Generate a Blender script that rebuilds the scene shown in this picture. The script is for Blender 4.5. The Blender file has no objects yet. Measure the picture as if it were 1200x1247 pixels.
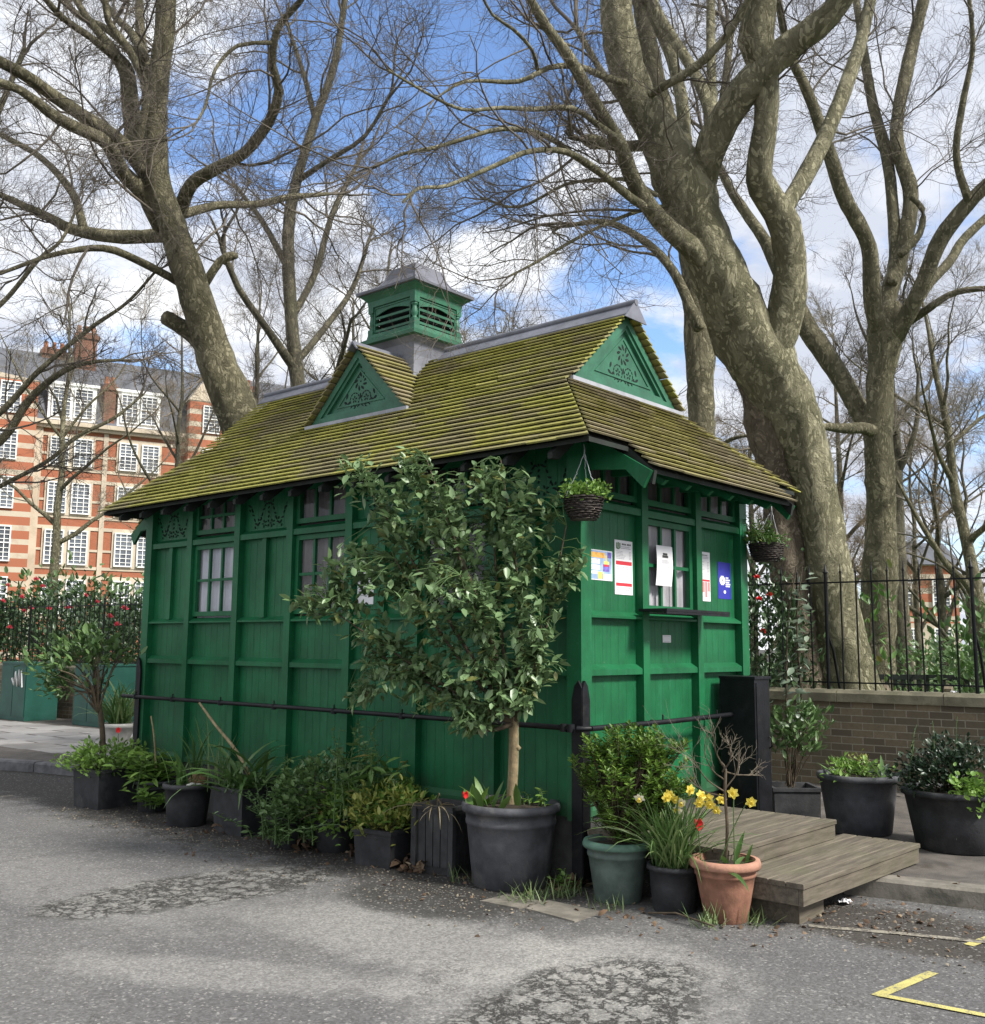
import bpy, math, random
import numpy as np
from mathutils import Matrix, Vector

# ------------------------------------------------------------------ camera, sky, sun, exposure
C = bpy.context.scene.collection
SC = bpy.context.scene
IMG_W, IMG_H = 1200.0, 1247.0
FPX = 1238.2
CAM = np.array([-5.6629, -4.1246, 1.58])
YAW, PIT, ROL = 0.85465, 0.13075, 0.00743
_cy, _sy, _cp, _sp = math.cos(YAW), math.sin(YAW), math.cos(PIT), math.sin(PIT)
FW = np.array([_sy*_cp, _cy*_cp, _sp])
_R0 = np.array([_cy, -_sy, 0.0]); _U0 = np.cross(_R0, FW)
RT = _R0*math.cos(ROL) + _U0*math.sin(ROL)
UP = -_R0*math.sin(ROL) + _U0*math.cos(ROL)
cd = bpy.data.cameras.new('camera'); cam = bpy.data.objects.new('camera', cd); C.objects.link(cam)
cd.sensor_fit = 'HORIZONTAL'; cd.sensor_width = 36.0; cd.lens = FPX/IMG_W*36.0
cd.clip_start = 0.05; cd.clip_end = 3000
m = Matrix.Identity(4)
for i in range(3):
    m[i][0], m[i][1], m[i][2], m[i][3] = RT[i], UP[i], -FW[i], CAM[i]
cam.matrix_world = m
SC.camera = cam

SUN_DIR = np.array([0.10, -0.80, 0.74]); SUN_DIR /= np.linalg.norm(SUN_DIR)     # towards the sun
sd = bpy.data.lights.new('sun', 'SUN'); so = bpy.data.objects.new('sun', sd); C.objects.link(so)
sd.energy = 2.7; sd.angle = math.radians(10); sd.color = (1.0, 0.96, 0.89)
so.rotation_euler = Vector(-SUN_DIR).to_track_quat('-Z', 'Y').to_euler()
SC.view_settings.view_transform = 'Standard'; SC.view_settings.look = 'None'
SC.view_settings.exposure = 1.25; SC.view_settings.gamma = 1.0

def ray(x, y): return FW + RT*(x-IMG_W/2)/FPX - UP*(y-IMG_H/2)/FPX
def at(x, y, d): return CAM + ray(x, y)*d                     # point seen at that pixel, d metres deep
def on(x, y, ax, v):                                          # point seen at that pixel on an axis plane
    r = ray(x, y); return CAM + r*(v-CAM[ax])/r[ax]

class NT:
    def __init__(s, nt): s.t = nt; s.n = nt.nodes; s.l = nt.links
    def add(s, ty, **kw):
        nd = s.n.new(ty)
        for k, v in kw.items():
            if k.startswith('i_'):
                nd.inputs[k[2:].replace('_', ' ')].default_value = v
            else: setattr(nd, k, v)
        return nd
    def link(s, a, b): s.l.new(a, b)
    def math(s, op, a, b=None, clamp=False):
        nd = s.n.new('ShaderNodeMath'); nd.operation = op; nd.use_clamp = clamp
        for i, v in enumerate((a, b)):
            if v is None: continue
            if isinstance(v, (int, float)): nd.inputs[i].default_value = v
            else: s.l.new(v, nd.inputs[i])
        return nd.outputs[0]
    def mix(s, fac, a, b, blend='MIX'):
        nd = s.n.new('ShaderNodeMix'); nd.data_type = 'RGBA'; nd.blend_type = blend
        for i, v in ((0, fac), (6, a), (7, b)):
            if isinstance(v, (int, float)): nd.inputs[i].default_value = v
            elif isinstance(v, (tuple, list)): nd.inputs[i].default_value = (*v[:3], 1)
            else: s.l.new(v, nd.inputs[i])
        return nd.outputs[2]
    def ramp(s, fac, lo, hi):
        nd = s.n.new('ShaderNodeMapRange'); nd.interpolation_type = 'SMOOTHSTEP'
        s.l.new(fac, nd.inputs[0]); nd.inputs[1].default_value = lo; nd.inputs[2].default_value = hi
        return nd.outputs[0]
    def noise(s, vec, scale, detail=4, rough=0.55, dist=0.0):
        nd = s.n.new('ShaderNodeTexNoise'); nd.inputs['Scale'].default_value = scale
        nd.inputs['Detail'].default_value = detail; nd.inputs['Roughness'].default_value = rough
        nd.inputs['Distortion'].default_value = dist
        if vec is not None: s.l.new(vec, nd.inputs['Vector'])
        return nd.outputs['Fac']

def build_world():
    w = bpy.data.worlds.new('World'); SC.world = w; w.use_nodes = True
    t = NT(w.node_tree); t.n.clear()
    sky = t.add('ShaderNodeTexSky', sky_type='NISHITA', sun_disc=False)
    sky.sun_elevation = math.asin(SUN_DIR[2]); sky.sun_rotation = math.atan2(SUN_DIR[0], SUN_DIR[1])
    sky.air_density = 1.0; sky.dust_density = 0.3; sky.ozone_density = 2.0
    co = t.add('ShaderNodeTexCoord').outputs['Generated']
    sep = t.add('ShaderNodeSeparateXYZ'); t.link(co, sep.inputs[0])
    zz = t.math('ADD', t.math('MAXIMUM', sep.outputs[2], 0.0), 0.22)
    cv = t.add('ShaderNodeCombineXYZ')
    t.link(t.math('DIVIDE', sep.outputs[0], zz), cv.inputs[0]); t.link(t.math('DIVIDE', sep.outputs[1], zz), cv.inputs[1])
    n1 = t.noise(cv.outputs[0], 3.1, 11, 0.60, 0.25)
    def spot(x, y, inner, outer):
        d = ray(x, y); d = d/np.linalg.norm(d)
        dp = t.add('ShaderNodeVectorMath', operation='DOT_PRODUCT'); t.link(co, dp.inputs[0]); dp.inputs[1].default_value = d
        return t.ramp(dp.outputs['Value'], math.cos(outer), math.cos(inner))
    cov = n1
    for x, y, a, b, s in ((540, 90, .02, .17, .34), (650, 20, .02, .12, .20), (440, 60, .02, .13, .20), (780, 345, .01, .11, .25), (250, 90, .02, .15, .13), (560, 235, .0, .10, .12),
                          (590, 395, .0, .05, .12), (1190, 560, .0, .15, .12), (130, 430, .01, .14, .10)):
        cov = t.math('SUBTRACT', cov, t.math('MULTIPLY', spot(x, y, a, b), s))
    fac = t.ramp(t.math('ADD', cov, 0.13), 0.36, 0.60)
    n2 = t.noise(cv.outputs[0], 3.4, 9, 0.62, 0.3)
    g2 = t.math('MULTIPLY', spot(1130, 270, .06, .42), 0.75)
    grey = t.math('ADD', t.ramp(n2, 0.40, 0.66), g2, True)
    cloud = t.mix(grey, (5.3, 5.4, 5.55), (3.1, 3.3, 3.8))
    blue = t.mix(1.0, sky.outputs[0], (0.95, 1.02, 1.14), 'MULTIPLY')
    col = t.mix(fac, blue, cloud)
    bg = t.add('ShaderNodeBackground'); bg.inputs['Strength'].default_value = 0.1
    t.link(col, bg.inputs['Color'])
    out = t.add('ShaderNodeOutputWorld'); t.link(bg.outputs[0], out.inputs[0])
build_world()

# ------------------------------------------------------------------ materials
MATS = {}
def base_mat(name):
    mt = bpy.data.materials.new(name); mt.use_nodes = True
    t = NT(mt.node_tree); b = t.n['Principled BSDF']
    MATS[name] = mt
    return mt, t, b
def objco(t): return t.add('ShaderNodeTexCoord').outputs['Object']
def setc(t, sock, v):
    if isinstance(v, (tuple, list)): sock.default_value = (*v[:3], 1)
    else: t.link(v, sock)
def bump(t, b, h, strength, dist=0.01):
    bp = t.add('ShaderNodeBump'); bp.inputs['Strength'].default_value = strength; bp.inputs['Distance'].default_value = dist
    t.link(h, bp.inputs['Height']); t.link(bp.outputs[0], b.inputs['Normal'])
def M(name, col, rough=0.7, var=0.25, scale=6.0, bmp=0.2, bscale=40.0, island=0.0, metal=0.0, spec=0.4, col2=None, dirt=None):
    if name in MATS: return MATS[name]
    mt, t, b = base_mat(name); co = objco(t)
    n = t.noise(co, scale, 6, 0.6)
    lo = tuple(c*(1-var) for c in col); hi = col2 or tuple(min(1, c*(1+var)) for c in col)
    c = t.mix(t.ramp(n, 0.3, 0.7), lo, hi)
    if island:
        geo = t.add('ShaderNodeNewGeometry')
        r = geo.outputs['Random Per Island']
        c = t.mix(1.0, c, t.mix(r, tuple([1-island]*3), tuple([1+island]*3)), 'MULTIPLY')
    if dirt:
        c = t.mix(t.ramp(t.noise(co, scale*0.45, 7, 0.7, 0.5), 0.52, 0.74), c, dirt)
    setc(t, b.inputs['Base Color'], c)
    b.inputs['Roughness'].default_value = rough; b.inputs['Metallic'].default_value = metal
    b.inputs['Specular IOR Level'].default_value = spec
    if bmp: bump(t, b, t.noise(co, bscale, 5, 0.6), bmp, 0.01)
    return mt
def leaf_mat(name, a, b_, rough=0.45, trans=0.25, c3=None):
    if name in MATS: return MATS[name]
    mt, t, b = base_mat(name)
    r = t.add('ShaderNodeNewGeometry').outputs['Random Per Island']
    c = t.mix(r, a, b_)
    if c3: c = t.mix(t.ramp(r, 0.90, 0.97), c, c3)
    setc(t, b.inputs['Base Color'], c); b.inputs['Roughness'].default_value = rough
    b.inputs['Specular IOR Level'].default_value = 0.5
    tr = t.add('ShaderNodeBsdfTranslucent'); t.link(c, tr.inputs[0])
    mx = t.add('ShaderNodeMixShader'); mx.inputs[0].default_value = trans
    t.link(b.outputs[0], mx.inputs[1]); t.link(tr.outputs[0], mx.inputs[2])
    t.link(mx.outputs[0], t.n['Material Output'].inputs[0])
    return mt
def paint_green(name, col, groove=False, k=1.0):
    mt, t, b = base_mat(name); co = objco(t)
    n = t.noise(co, 2.2, 6, 0.65); n2 = t.noise(co, 26, 4, 0.6)
    c = t.mix(t.ramp(n, 0.3, 0.72), tuple(x*0.74 for x in col), tuple(x*1.22 for x in col))
    mp = t.add('ShaderNodeMapping'); mp.inputs['Scale'].default_value = (9, 9, .8); t.link(co, mp.inputs[0])
    st_ = t.noise(mp.outputs[0], 2.0, 7, 0.7, 0.3)                       # brush marks and runs
    c = t.mix(t.math('MULTIPLY', t.ramp(st_, 0.52, 0.74), 0.38), c, (0.030, 0.165, 0.088))
    c = t.mix(t.math('MULTIPLY', t.ramp(st_, 0.48, 0.28), 0.40), c, tuple(x*0.5 for x in col))
    c = t.mix(t.math('MULTIPLY', t.ramp(n2, 0.55, 0.8), 0.25), c, (0.05, 0.17, 0.10))
    ch_ = t.math('ADD', t.noise(co, 38, 3, .7), t.math('MULTIPLY', n, .25))
    c = t.mix(t.math('MULTIPLY', t.ramp(ch_, 0.83, 0.87), 0.7), c, (0.16, 0.20, 0.15))   # chips down to the undercoat
    sep = t.add('ShaderNodeSeparateXYZ'); t.link(co, sep.inputs[0])
    # grime splashed up the bottom boards
    low = t.ramp(t.math('ADD', sep.outputs[2], t.math('MULTIPLY', n, 0.5)), 0.95, 0.62)
    c = t.mix(t.math('MULTIPLY', low, 0.55), c, (0.05, 0.062, 0.042))
    h = t.noise(co, 60, 4, 0.6)
    if groove:
        s = t.math('ADD', sep.outputs[0], sep.outputs[1])
        fr = t.math('FRACT', t.math('MULTIPLY', s, 1/0.098))
        d = t.math('ABSOLUTE', t.math('SUBTRACT', fr, 0.5))
        g = t.ramp(d, 0.44, 0.5)
        st = t.add('ShaderNodeCombineXYZ'); t.link(t.math('MULTIPLY', s, 30.0), st.inputs[0]); t.link(t.math('MULTIPLY', sep.outputs[2], 1.2), st.inputs[2])
        grain = t.noise(st.outputs[0], 1.0, 5, 0.6)
        c = t.mix(t.math('MULTIPLY', t.ramp(grain, 0.5, 0.8), 0.28), c, tuple(x*0.62 for x in col))
        h = t.math('SUBTRACT', t.math('ADD', t.math('MULTIPLY', h, 0.25), t.math('MULTIPLY', grain, 0.35)), t.math('MULTIPLY', g, 1.0))
        bump(t, b, h, 0.7, 0.006)
    else: bump(t, b, h, 0.25, 0.004)
    setc(t, b.inputs['Base Color'], c)
    b.inputs['Roughness'].default_value = 0.5; b.inputs['Specular IOR Level'].default_value = 0.28
    return mt
def bark_mat(name, dark, mid, pale, patch=5.0, pale_lo=0.60):
    mt, t, b = base_mat(name); co = objco(t)
    mp = t.add('ShaderNodeMapping'); mp.inputs['Scale'].default_value = (1, 1, 0.55); t.link(co, mp.inputs[0])
    w = t.add('ShaderNodeTexNoise'); w.inputs['Scale'].default_value = 3.0; t.link(mp.outputs[0], w.inputs[0])
    ad = t.add('ShaderNodeVectorMath', operation='ADD'); t.link(mp.outputs[0], ad.inputs[0])
    sc = t.add('ShaderNodeVectorMath', operation='SCALE'); t.link(w.outputs['Color'], sc.inputs[0]); sc.inputs['Scale'].default_value = 0.35
    t.link(sc.outputs[0], ad.inputs[1]); v = ad.outputs[0]
    vo = t.add('ShaderNodeTexVoronoi'); vo.inputs['Scale'].default_value = patch; t.link(v, vo.inputs['Vector'])
    vs = t.add('ShaderNodeSeparateColor'); t.link(vo.outputs['Color'], vs.inputs[0])
    n1 = t.noise(v, 2.0, 6, 0.65); n2 = t.noise(v, 22, 5, 0.65)
    vo2 = t.add('ShaderNodeTexVoronoi'); vo2.inputs['Scale'].default_value = patch*3.2; t.link(v, vo2.inputs['Vector'])
    vs2 = t.add('ShaderNodeSeparateColor'); t.link(vo2.outputs['Color'], vs2.inputs[0])
    n0 = t.noise(co, 0.9, 5, 0.6, 0.4); n3 = t.noise(v, 60, 4, 0.7)
    c = t.mix(t.ramp(t.math('ADD', n1, t.math('MULTIPLY', t.math('SUBTRACT', n0, 0.5), 0.8)), 0.34, 0.68), dark, mid)
    c = t.mix(t.math('MULTIPLY', t.ramp(t.math('ADD', vs.outputs[0], t.math('MULTIPLY', n1, 0.5)), pale_lo+0.26, pale_lo+0.40), 0.55), c, pale)
    c = t.mix(t.math('MULTIPLY', t.ramp(vs.outputs[2], 0.74, 0.82), 0.5), c, tuple(x*0.72 for x in dark))
    c = t.mix(t.math('MULTIPLY', t.ramp(t.math('ADD', vs2.outputs[1], t.math('MULTIPLY', n0, 0.25)), 0.93, 1.00), 0.7), c, tuple(min(1, p*1.45) for p in pale))
    c = t.mix(t.math('MULTIPLY', t.ramp(n2, 0.46, 0.72), 0.55), c, tuple(x*0.55 for x in dark))
    c = t.mix(t.math('MULTIPLY', t.ramp(n3, 0.5, 0.72), 0.35), c, tuple(x*0.5 for x in dark))
    c = t.mix(t.math('MULTIPLY', t.ramp(n0, 0.55, 0.75), 0.30), c, (0.085, 0.095, 0.035))
    setc(t, b.inputs['Base Color'], c); b.inputs['Roughness'].default_value = 0.85; b.inputs['Specular IOR Level'].default_value = 0.2
    sx = t.add('ShaderNodeSeparateXYZ'); t.link(co, sx.inputs[0])
    h = t.math('ADD', t.math('ADD', t.math('MULTIPLY', vs.outputs[0], 0.4), n2), t.math('MULTIPLY', n3, .5))
    bump(t, b, h, 1.0, 0.055)
    return mt
def brick_mat(name, c1, c2, mortar, scale=1.0, axes='YZ', dirt=None, row=0.075, bw=0.225):
    mt, t, b = base_mat(name); co = objco(t)
    sep = t.add('ShaderNodeSeparateXYZ'); t.link(co, sep.inputs[0])
    cb = t.add('ShaderNodeCombineXYZ'); ix = {'X': 0, 'Y': 1, 'Z': 2}
    t.link(sep.outputs[ix[axes[0]]], cb.inputs[0]); t.link(sep.outputs[ix[axes[1]]], cb.inputs[1])
    br = t.add('ShaderNodeTexBrick'); t.link(cb.outputs[0], br.inputs[0])
    br.inputs['Color1'].default_value = (*c1, 1); br.inputs['Color2'].default_value = (*c2, 1); br.inputs['Mortar'].default_value = (*mortar, 1)
    br.inputs['Scale'].default_value = scale; br.inputs['Brick Width'].default_value = bw; br.inputs['Row Height'].default_value = row
    br.inputs['Mortar Size'].default_value = 0.006 if row < 0.1 else 0.004; br.inputs['Mortar Smooth'].default_value = 0.3; br.inputs['Bias'].default_value = -0.1
    n = t.noise(co, 3.0, 6, 0.7); n2 = t.noise(co, 30, 5, 0.7)
    c = t.mix(t.math('MULTIPLY', t.ramp(n2, 0.4, 0.75), 0.5), br.outputs['Color'], tuple(x*0.5 for x in c1))
    if dirt: c = t.mix(t.math('MULTIPLY', t.ramp(n, 0.42, 0.7), 0.7), c, dirt)
    setc(t, b.inputs['Base Color'], c); b.inputs['Roughness'].default_value = 0.9
    h = t.math('ADD', t.math('MULTIPLY', br.outputs['Fac'], -1.0), t.math('MULTIPLY', n2, 0.6))
    bump(t, b, h, 0.7, 0.008)
    return mt
def asphalt_mat():
    mt, t, b = base_mat('worn_asphalt'); co = objco(t)
    big = t.noise(co, 0.55, 6, 0.6); mid = t.noise(co, 4.0, 6, 0.65, 0.4); fine = t.noise(co, 48, 3, 0.7); gr = t.noise(co, 130, 3, 0.7)
    c = t.mix(t.ramp(big, 0.3, 0.7), (0.105, 0.103, 0.104), (0.142, 0.139, 0.135))
    c = t.mix(t.math('MULTIPLY', t.ramp(mid, 0.45, 0.8), 0.40), c, (0.095, 0.092, 0.088))
    sep = t.add('ShaderNodeSeparateXYZ'); t.link(co, sep.inputs[0]); X, Y = sep.outputs[0], sep.outputs[1]
    def blob(x, y, rx, ry, ang=0.0, wob=0.6, lo=1.0, hi=0.45):
        ca, sa = math.cos(ang), math.sin(ang)
        dx = t.math('SUBTRACT', X, x); dy = t.math('SUBTRACT', Y, y)
        u = t.math('DIVIDE', t.math('ADD', t.math('MULTIPLY', dx, ca), t.math('MULTIPLY', dy, sa)), rx)
        v = t.math('DIVIDE', t.math('SUBTRACT', t.math('MULTIPLY', dy, ca), t.math('MULTIPLY', dx, sa)), ry)
        d = t.math('ADD', t.math('MULTIPLY', u, u), t.math('MULTIPLY', v, v))
        d = t.math('ADD', d, t.math('MULTIPLY', t.math('SUBTRACT', mid, 0.5), wob*2))
        return t.ramp(d, lo, hi)
    # pale worn-down aggregate, polished by tyres
    for x, y, rx, ry, an, k in ((-1.55, -0.2, 0.5, 1.5, 0.1, .45), (-1.9, -1.2, 0.6, 0.9, 0.3, .35), (-1.15, -1.1, 0.45, 0.7, 0, .45), (-2.6, 0.2, .25, 1.2, .5, .35), (-2.2, 2.4, 0.5, 1.6, 0, .25)):
        c = t.mix(t.math('MULTIPLY', blob(x, y, rx, ry, an, 0.8, 1.3, 0.2), k), c, (0.34, 0.33, 0.31))
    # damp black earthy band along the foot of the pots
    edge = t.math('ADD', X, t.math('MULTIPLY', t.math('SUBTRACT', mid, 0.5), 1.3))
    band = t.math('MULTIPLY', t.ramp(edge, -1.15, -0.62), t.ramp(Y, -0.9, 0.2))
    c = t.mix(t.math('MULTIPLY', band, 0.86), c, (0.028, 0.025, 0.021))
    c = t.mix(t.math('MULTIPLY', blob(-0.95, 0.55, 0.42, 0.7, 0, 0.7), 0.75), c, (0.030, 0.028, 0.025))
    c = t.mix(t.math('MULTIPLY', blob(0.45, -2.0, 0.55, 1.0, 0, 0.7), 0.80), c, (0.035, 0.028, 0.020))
    # crazed patches
    vo = t.add('ShaderNodeTexVoronoi', feature='DISTANCE_TO_EDGE'); vo.inputs['Scale'].default_value = 7.5
    wv = t.add('ShaderNodeVectorMath', operation='ADD'); t.link(co, wv.inputs[0])
    nz = t.add('ShaderNodeTexNoise'); nz.inputs['Scale'].default_value = 4.0; nz.inputs['Detail'].default_value = 9.0; nz.inputs['Roughness'].default_value = 0.72; t.link(co, nz.inputs[0])
    ns = t.add('ShaderNodeVectorMath', operation='SCALE'); t.link(nz.outputs['Color'], ns.inputs[0]); ns.inputs['Scale'].default_value = 0.55
    t.link(ns.outputs[0], wv.inputs[1]); t.link(wv.outputs[0], vo.inputs['Vector'])
    crack = t.ramp(t.math('ADD', t.math('ADD', vo.outputs['Distance'], t.math('MULTIPLY', fine, 0.10)), t.math('MULTIPLY', mid, -0.12)), 0.095, 0.01)
    mask = t.math('MAXIMUM', blob(-1.72, 1.80, 1.0, 0.42, -0.16, 0.7, 1.3, 0.65), blob(-1.85, -1.35, 0.80, 0.45, 0.1, 0.7, 1.3, 0.65))
    ck = t.math('MULTIPLY', t.math('MULTIPLY', crack, mask), t.ramp(t.noise(co, 2.6, 5, .7), .30, .44))
    c = t.mix(t.math('MULTIPLY', mask, 0.45), c, (0.23, 0.225, 0.205))
    c = t.mix(t.math('MULTIPLY', t.math('MULTIPLY', mask, t.ramp(t.noise(co, 7, 6, .75, .6), .48, .62)), .75), c, (0.065, 0.062, 0.056))
    # tiny pale and dark stones
    vg = t.add('ShaderNodeTexVoronoi'); vg.inputs['Scale'].default_value = 85; t.link(co, vg.inputs['Vector']); vgs = t.add('ShaderNodeSeparateColor'); t.link(vg.outputs['Color'], vgs.inputs[0])
    c = t.mix(1.0, c, t.mix(t.ramp(vgs.outputs[0], 0.05, 0.95), (0.78,)*3, (1.22,)*3), 'MULTIPLY')
    c = t.mix(t.math('MULTIPLY', t.ramp(vgs.outputs[1], 0.93, 0.95), 0.5), c, (0.36, 0.35, 0.33))
    c = t.mix(t.math('MULTIPLY', t.ramp(t.noise(co, 16, 6, .75), .5, .66), .35), c, (0.06, 0.058, 0.055))
    c = t.mix(t.math('MULTIPLY', t.ramp(fine, 0.50, 0.70), 0.40), c, (0.055, 0.054, 0.053))
    c = t.mix(t.math('MULTIPLY', ck, 0.86), c, (0.030, 0.028, 0.026))
    vl = t.add('ShaderNodeTexVoronoi', feature='DISTANCE_TO_EDGE'); vl.inputs['Scale'].default_value = 0.42; w2 = t.add('ShaderNodeVectorMath', operation='ADD'); t.link(co, w2.inputs[0]); t.link(nz.outputs['Color'], w2.inputs[1]); t.link(w2.outputs[0], vl.inputs['Vector'])
    lk = t.math('MULTIPLY', t.ramp(t.math('ADD', vl.outputs['Distance'], t.math('MULTIPLY', fine, .008)), .011, .005), t.ramp(t.noise(co, 1.1, 4, .6), .42, .56))
    c = t.mix(t.math('MULTIPLY', lk, .7), c, (0.035, 0.033, 0.030))      # long hairline cracks that run on
    setc(t, b.inputs['Base Color'], c); b.inputs['Roughness'].default_value = 0.8; b.inputs['Specular IOR Level'].default_value = 0.3
    h = t.math('SUBTRACT', t.math('ADD', t.math('MULTIPLY', vgs.outputs[2], 0.6), t.math('MULTIPLY', fine, 0.6)), t.math('MULTIPLY', ck, 1.6))
    bump(t, b, h, 0.75, 0.012)
    return mt

GREEN = (0.0085, 0.108, 0.040)
paint_green('green_paint', GREEN); paint_green('green_boards', GREEN, True)
M('gable_green', (0.028, 0.120, 0.070), 0.5, .22, 5, .15, 60, dirt=(0.035, 0.095, 0.062))
M('hole_shade', (0.006, 0.012, 0.010), 0.9, .1, 5, 0)  # shade inside openings put into the colour: ornament petals, lantern core
M('lead', (0.135, 0.140, 0.168), 0.55, .22, 4, .15, 20, dirt=(0.115, 0.12, 0.13))
M('black_paint', (0.0065, 0.007, 0.009), 0.5, .4, 8, .2, 50, spec=.25, dirt=(0.022, 0.021, 0.020))
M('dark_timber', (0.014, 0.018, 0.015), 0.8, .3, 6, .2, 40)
M('white_paint', (0.75, 0.74, 0.72), 0.6, .06, 3, 0.05, 30)
M('paper', (0.72, 0.72, 0.74), 0.75, .03, 4, 0.03, 30)
def shingle_mat(name, moss, moss2, wood, k):
    mt, t, b = base_mat(name); co = objco(t)
    r = t.add('ShaderNodeNewGeometry').outputs['Random Per Island']
    n = t.noise(co, 1.1, 7, 0.65, 0.4); n2 = t.noise(co, 14, 5, 0.65); n3 = t.noise(co, 70, 3, 0.6)
    c = t.mix(t.ramp(n2, 0.3, 0.7), moss, moss2)
    c = t.mix(t.math('MULTIPLY', t.ramp(t.math('ADD', n, t.math('MULTIPLY', t.math('SUBTRACT', r, 0.5), 0.22)), k-0.10, k+0.16), 0.85), c, wood)
    c = t.mix(t.math('MULTIPLY', t.ramp(n3, 0.52, 0.75), 0.5), c, (0.045, 0.05, 0.012))
    c = t.mix(1.0, c, t.mix(r, (0.88,)*3, (1.10,)*3), 'MULTIPLY')
    setc(t, b.inputs['Base Color'], c); b.inputs['Roughness'].default_value = 0.92; b.inputs['Specular IOR Level'].default_value = 0.15
    bump(t, b, t.math('ADD', n3, n2), 0.5, 0.008)
    return mt
shingle_mat('mossy_shingles', (0.225, 0.225, 0.055), (0.34, 0.325, 0.088), (0.20, 0.175, 0.11), 0.52)
shingle_mat('weathered_shingles', (0.20, 0.185, 0.062), (0.29, 0.262, 0.10), (0.21, 0.18, 0.125), 0.50)
bark_mat('plane_bark', (0.115, 0.107, 0.066), (0.165, 0.150, 0.096), (0.24, 0.22, 0.145), 11.0, 0.58)
bark_mat('pale_plane_bark', (0.15, 0.143, 0.086), (0.215, 0.20, 0.13), (0.32, 0.30, 0.20), 10.0, 0.52)
bark_mat('brown_plane_bark', (0.108, 0.088, 0.062), (0.165, 0.135, 0.098), (0.21, 0.175, 0.13), 12.0, 0.66)
bark_mat('dark_bark', (0.085, 0.078, 0.056), (0.125, 0.115, 0.08), (0.16, 0.145, 0.10), 6.0, 0.7)
M('twig', (0.105, 0.090, 0.072), 0.9, .3, 2, 0)
M('twig_pale', (0.19, 0.168, 0.13), 0.9, .3, 2, 0)
M('twig_warm', (0.19, 0.148, 0.098), 0.9, .3, 2, 0)

# ------------------------------------------------------------------ mesh helpers
OFF = {}
class MB:
    def __init__(s): s.v = []; s.f = []; s.m = []; s.n = 0; s.sm = []
    def add(s, V, F, mi=0, smooth=False):
        V = np.asarray(V, float).reshape(-1, 3); o = s.n; s.v.append(V); s.n += len(V)
        for f in F: s.f.append([int(i)+o for i in f])
        s.m += [mi]*len(F); s.sm += [smooth]*len(F); return s
    def box(s, a, b, mi=0):
        (x0, y0, z0), (x1, y1, z1) = a, b
        x0, x1 = min(x0, x1), max(x0, x1); y0, y1 = min(y0, y1), max(y0, y1); z0, z1 = min(z0, z1), max(z0, z1)
        V = [(x0,y0,z0),(x1,y0,z0),(x1,y1,z0),(x0,y1,z0),(x0,y0,z1),(x1,y0,z1),(x1,y1,z1),(x0,y1,z1)]
        return s.add(V, [(0,3,2,1),(4,5,6,7),(0,1,5,4),(1,2,6,5),(2,3,7,6),(3,0,4,7)], mi)
    def obox(s, o, u, v, w, mi=0):           # box from a corner and three edge vectors
        o, u, v, w = (np.asarray(q, float) for q in (o, u, v, w))
        V = [o, o+u, o+u+v, o+v, o+w, o+u+w, o+u+v+w, o+v+w]
        F = [(0,3,2,1),(4,5,6,7),(0,1,5,4),(1,2,6,5),(2,3,7,6),(3,0,4,7)]
        if np.dot(np.cross(u, v), w) < 0: F = [f[::-1] for f in F]
        return s.add(V, F, mi)
    def prism(s, poly, d, mi=0):             # planar polygon pushed along vector d
        P = np.asarray(poly, float); d = np.asarray(d, float); n = len(P)
        F = [tuple(range(n))[::-1], tuple(range(n, 2*n))] + [(i, (i+1) % n, n+(i+1) % n, n+i) for i in range(n)]
        nn = sum(np.cross(P[i], P[(i+1) % n]) for i in range(n))
        if np.dot(nn, d) < 0: F = [f[::-1] for f in F]
        return s.add(np.vstack([P, P+d]), F, mi)
    def lathe(s, c, prof, n=28, mi=0, sm=True, cap0=True, cap1=False, ph=0.0):
        c = np.asarray(c, float); V = []; F = []
        for r, z in prof:
            for k in range(n):
                a = 2*math.pi*k/n+ph; V.append((c[0]+r*math.cos(a), c[1]+r*math.sin(a), c[2]+z))
        for i in range(len(prof)-1):
            for k in range(n):
                k2 = (k+1) % n; F.append((i*n+k, i*n+k2, (i+1)*n+k2, (i+1)*n+k))
        s.add(V, F, mi, sm)
        if cap0: s.add(V[:n], [tuple(range(n))[::-1]], mi)
        if cap1: s.add(V[-n:], [tuple(range(n))], mi)
        return s
    def tube(s, P, r, n=8, mi=0, cap=True):
        V, F = tube_np(np.asarray([P], float), np.broadcast_to(np.asarray(r, float), (1, len(P))), n)
        s.add(V, F, mi, True)
        if cap:
            s.add(V[:n], [tuple(range(n))[::-1]], mi); s.add(V[-n:], [tuple(range(n))], mi)
        return s
    def build(s, name, mats, parent=None):
        V = np.vstack(s.v) if s.v else np.zeros((0, 3))
        return link_mesh(name, V, s.f, mats, parent, s.m, s.sm)

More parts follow.
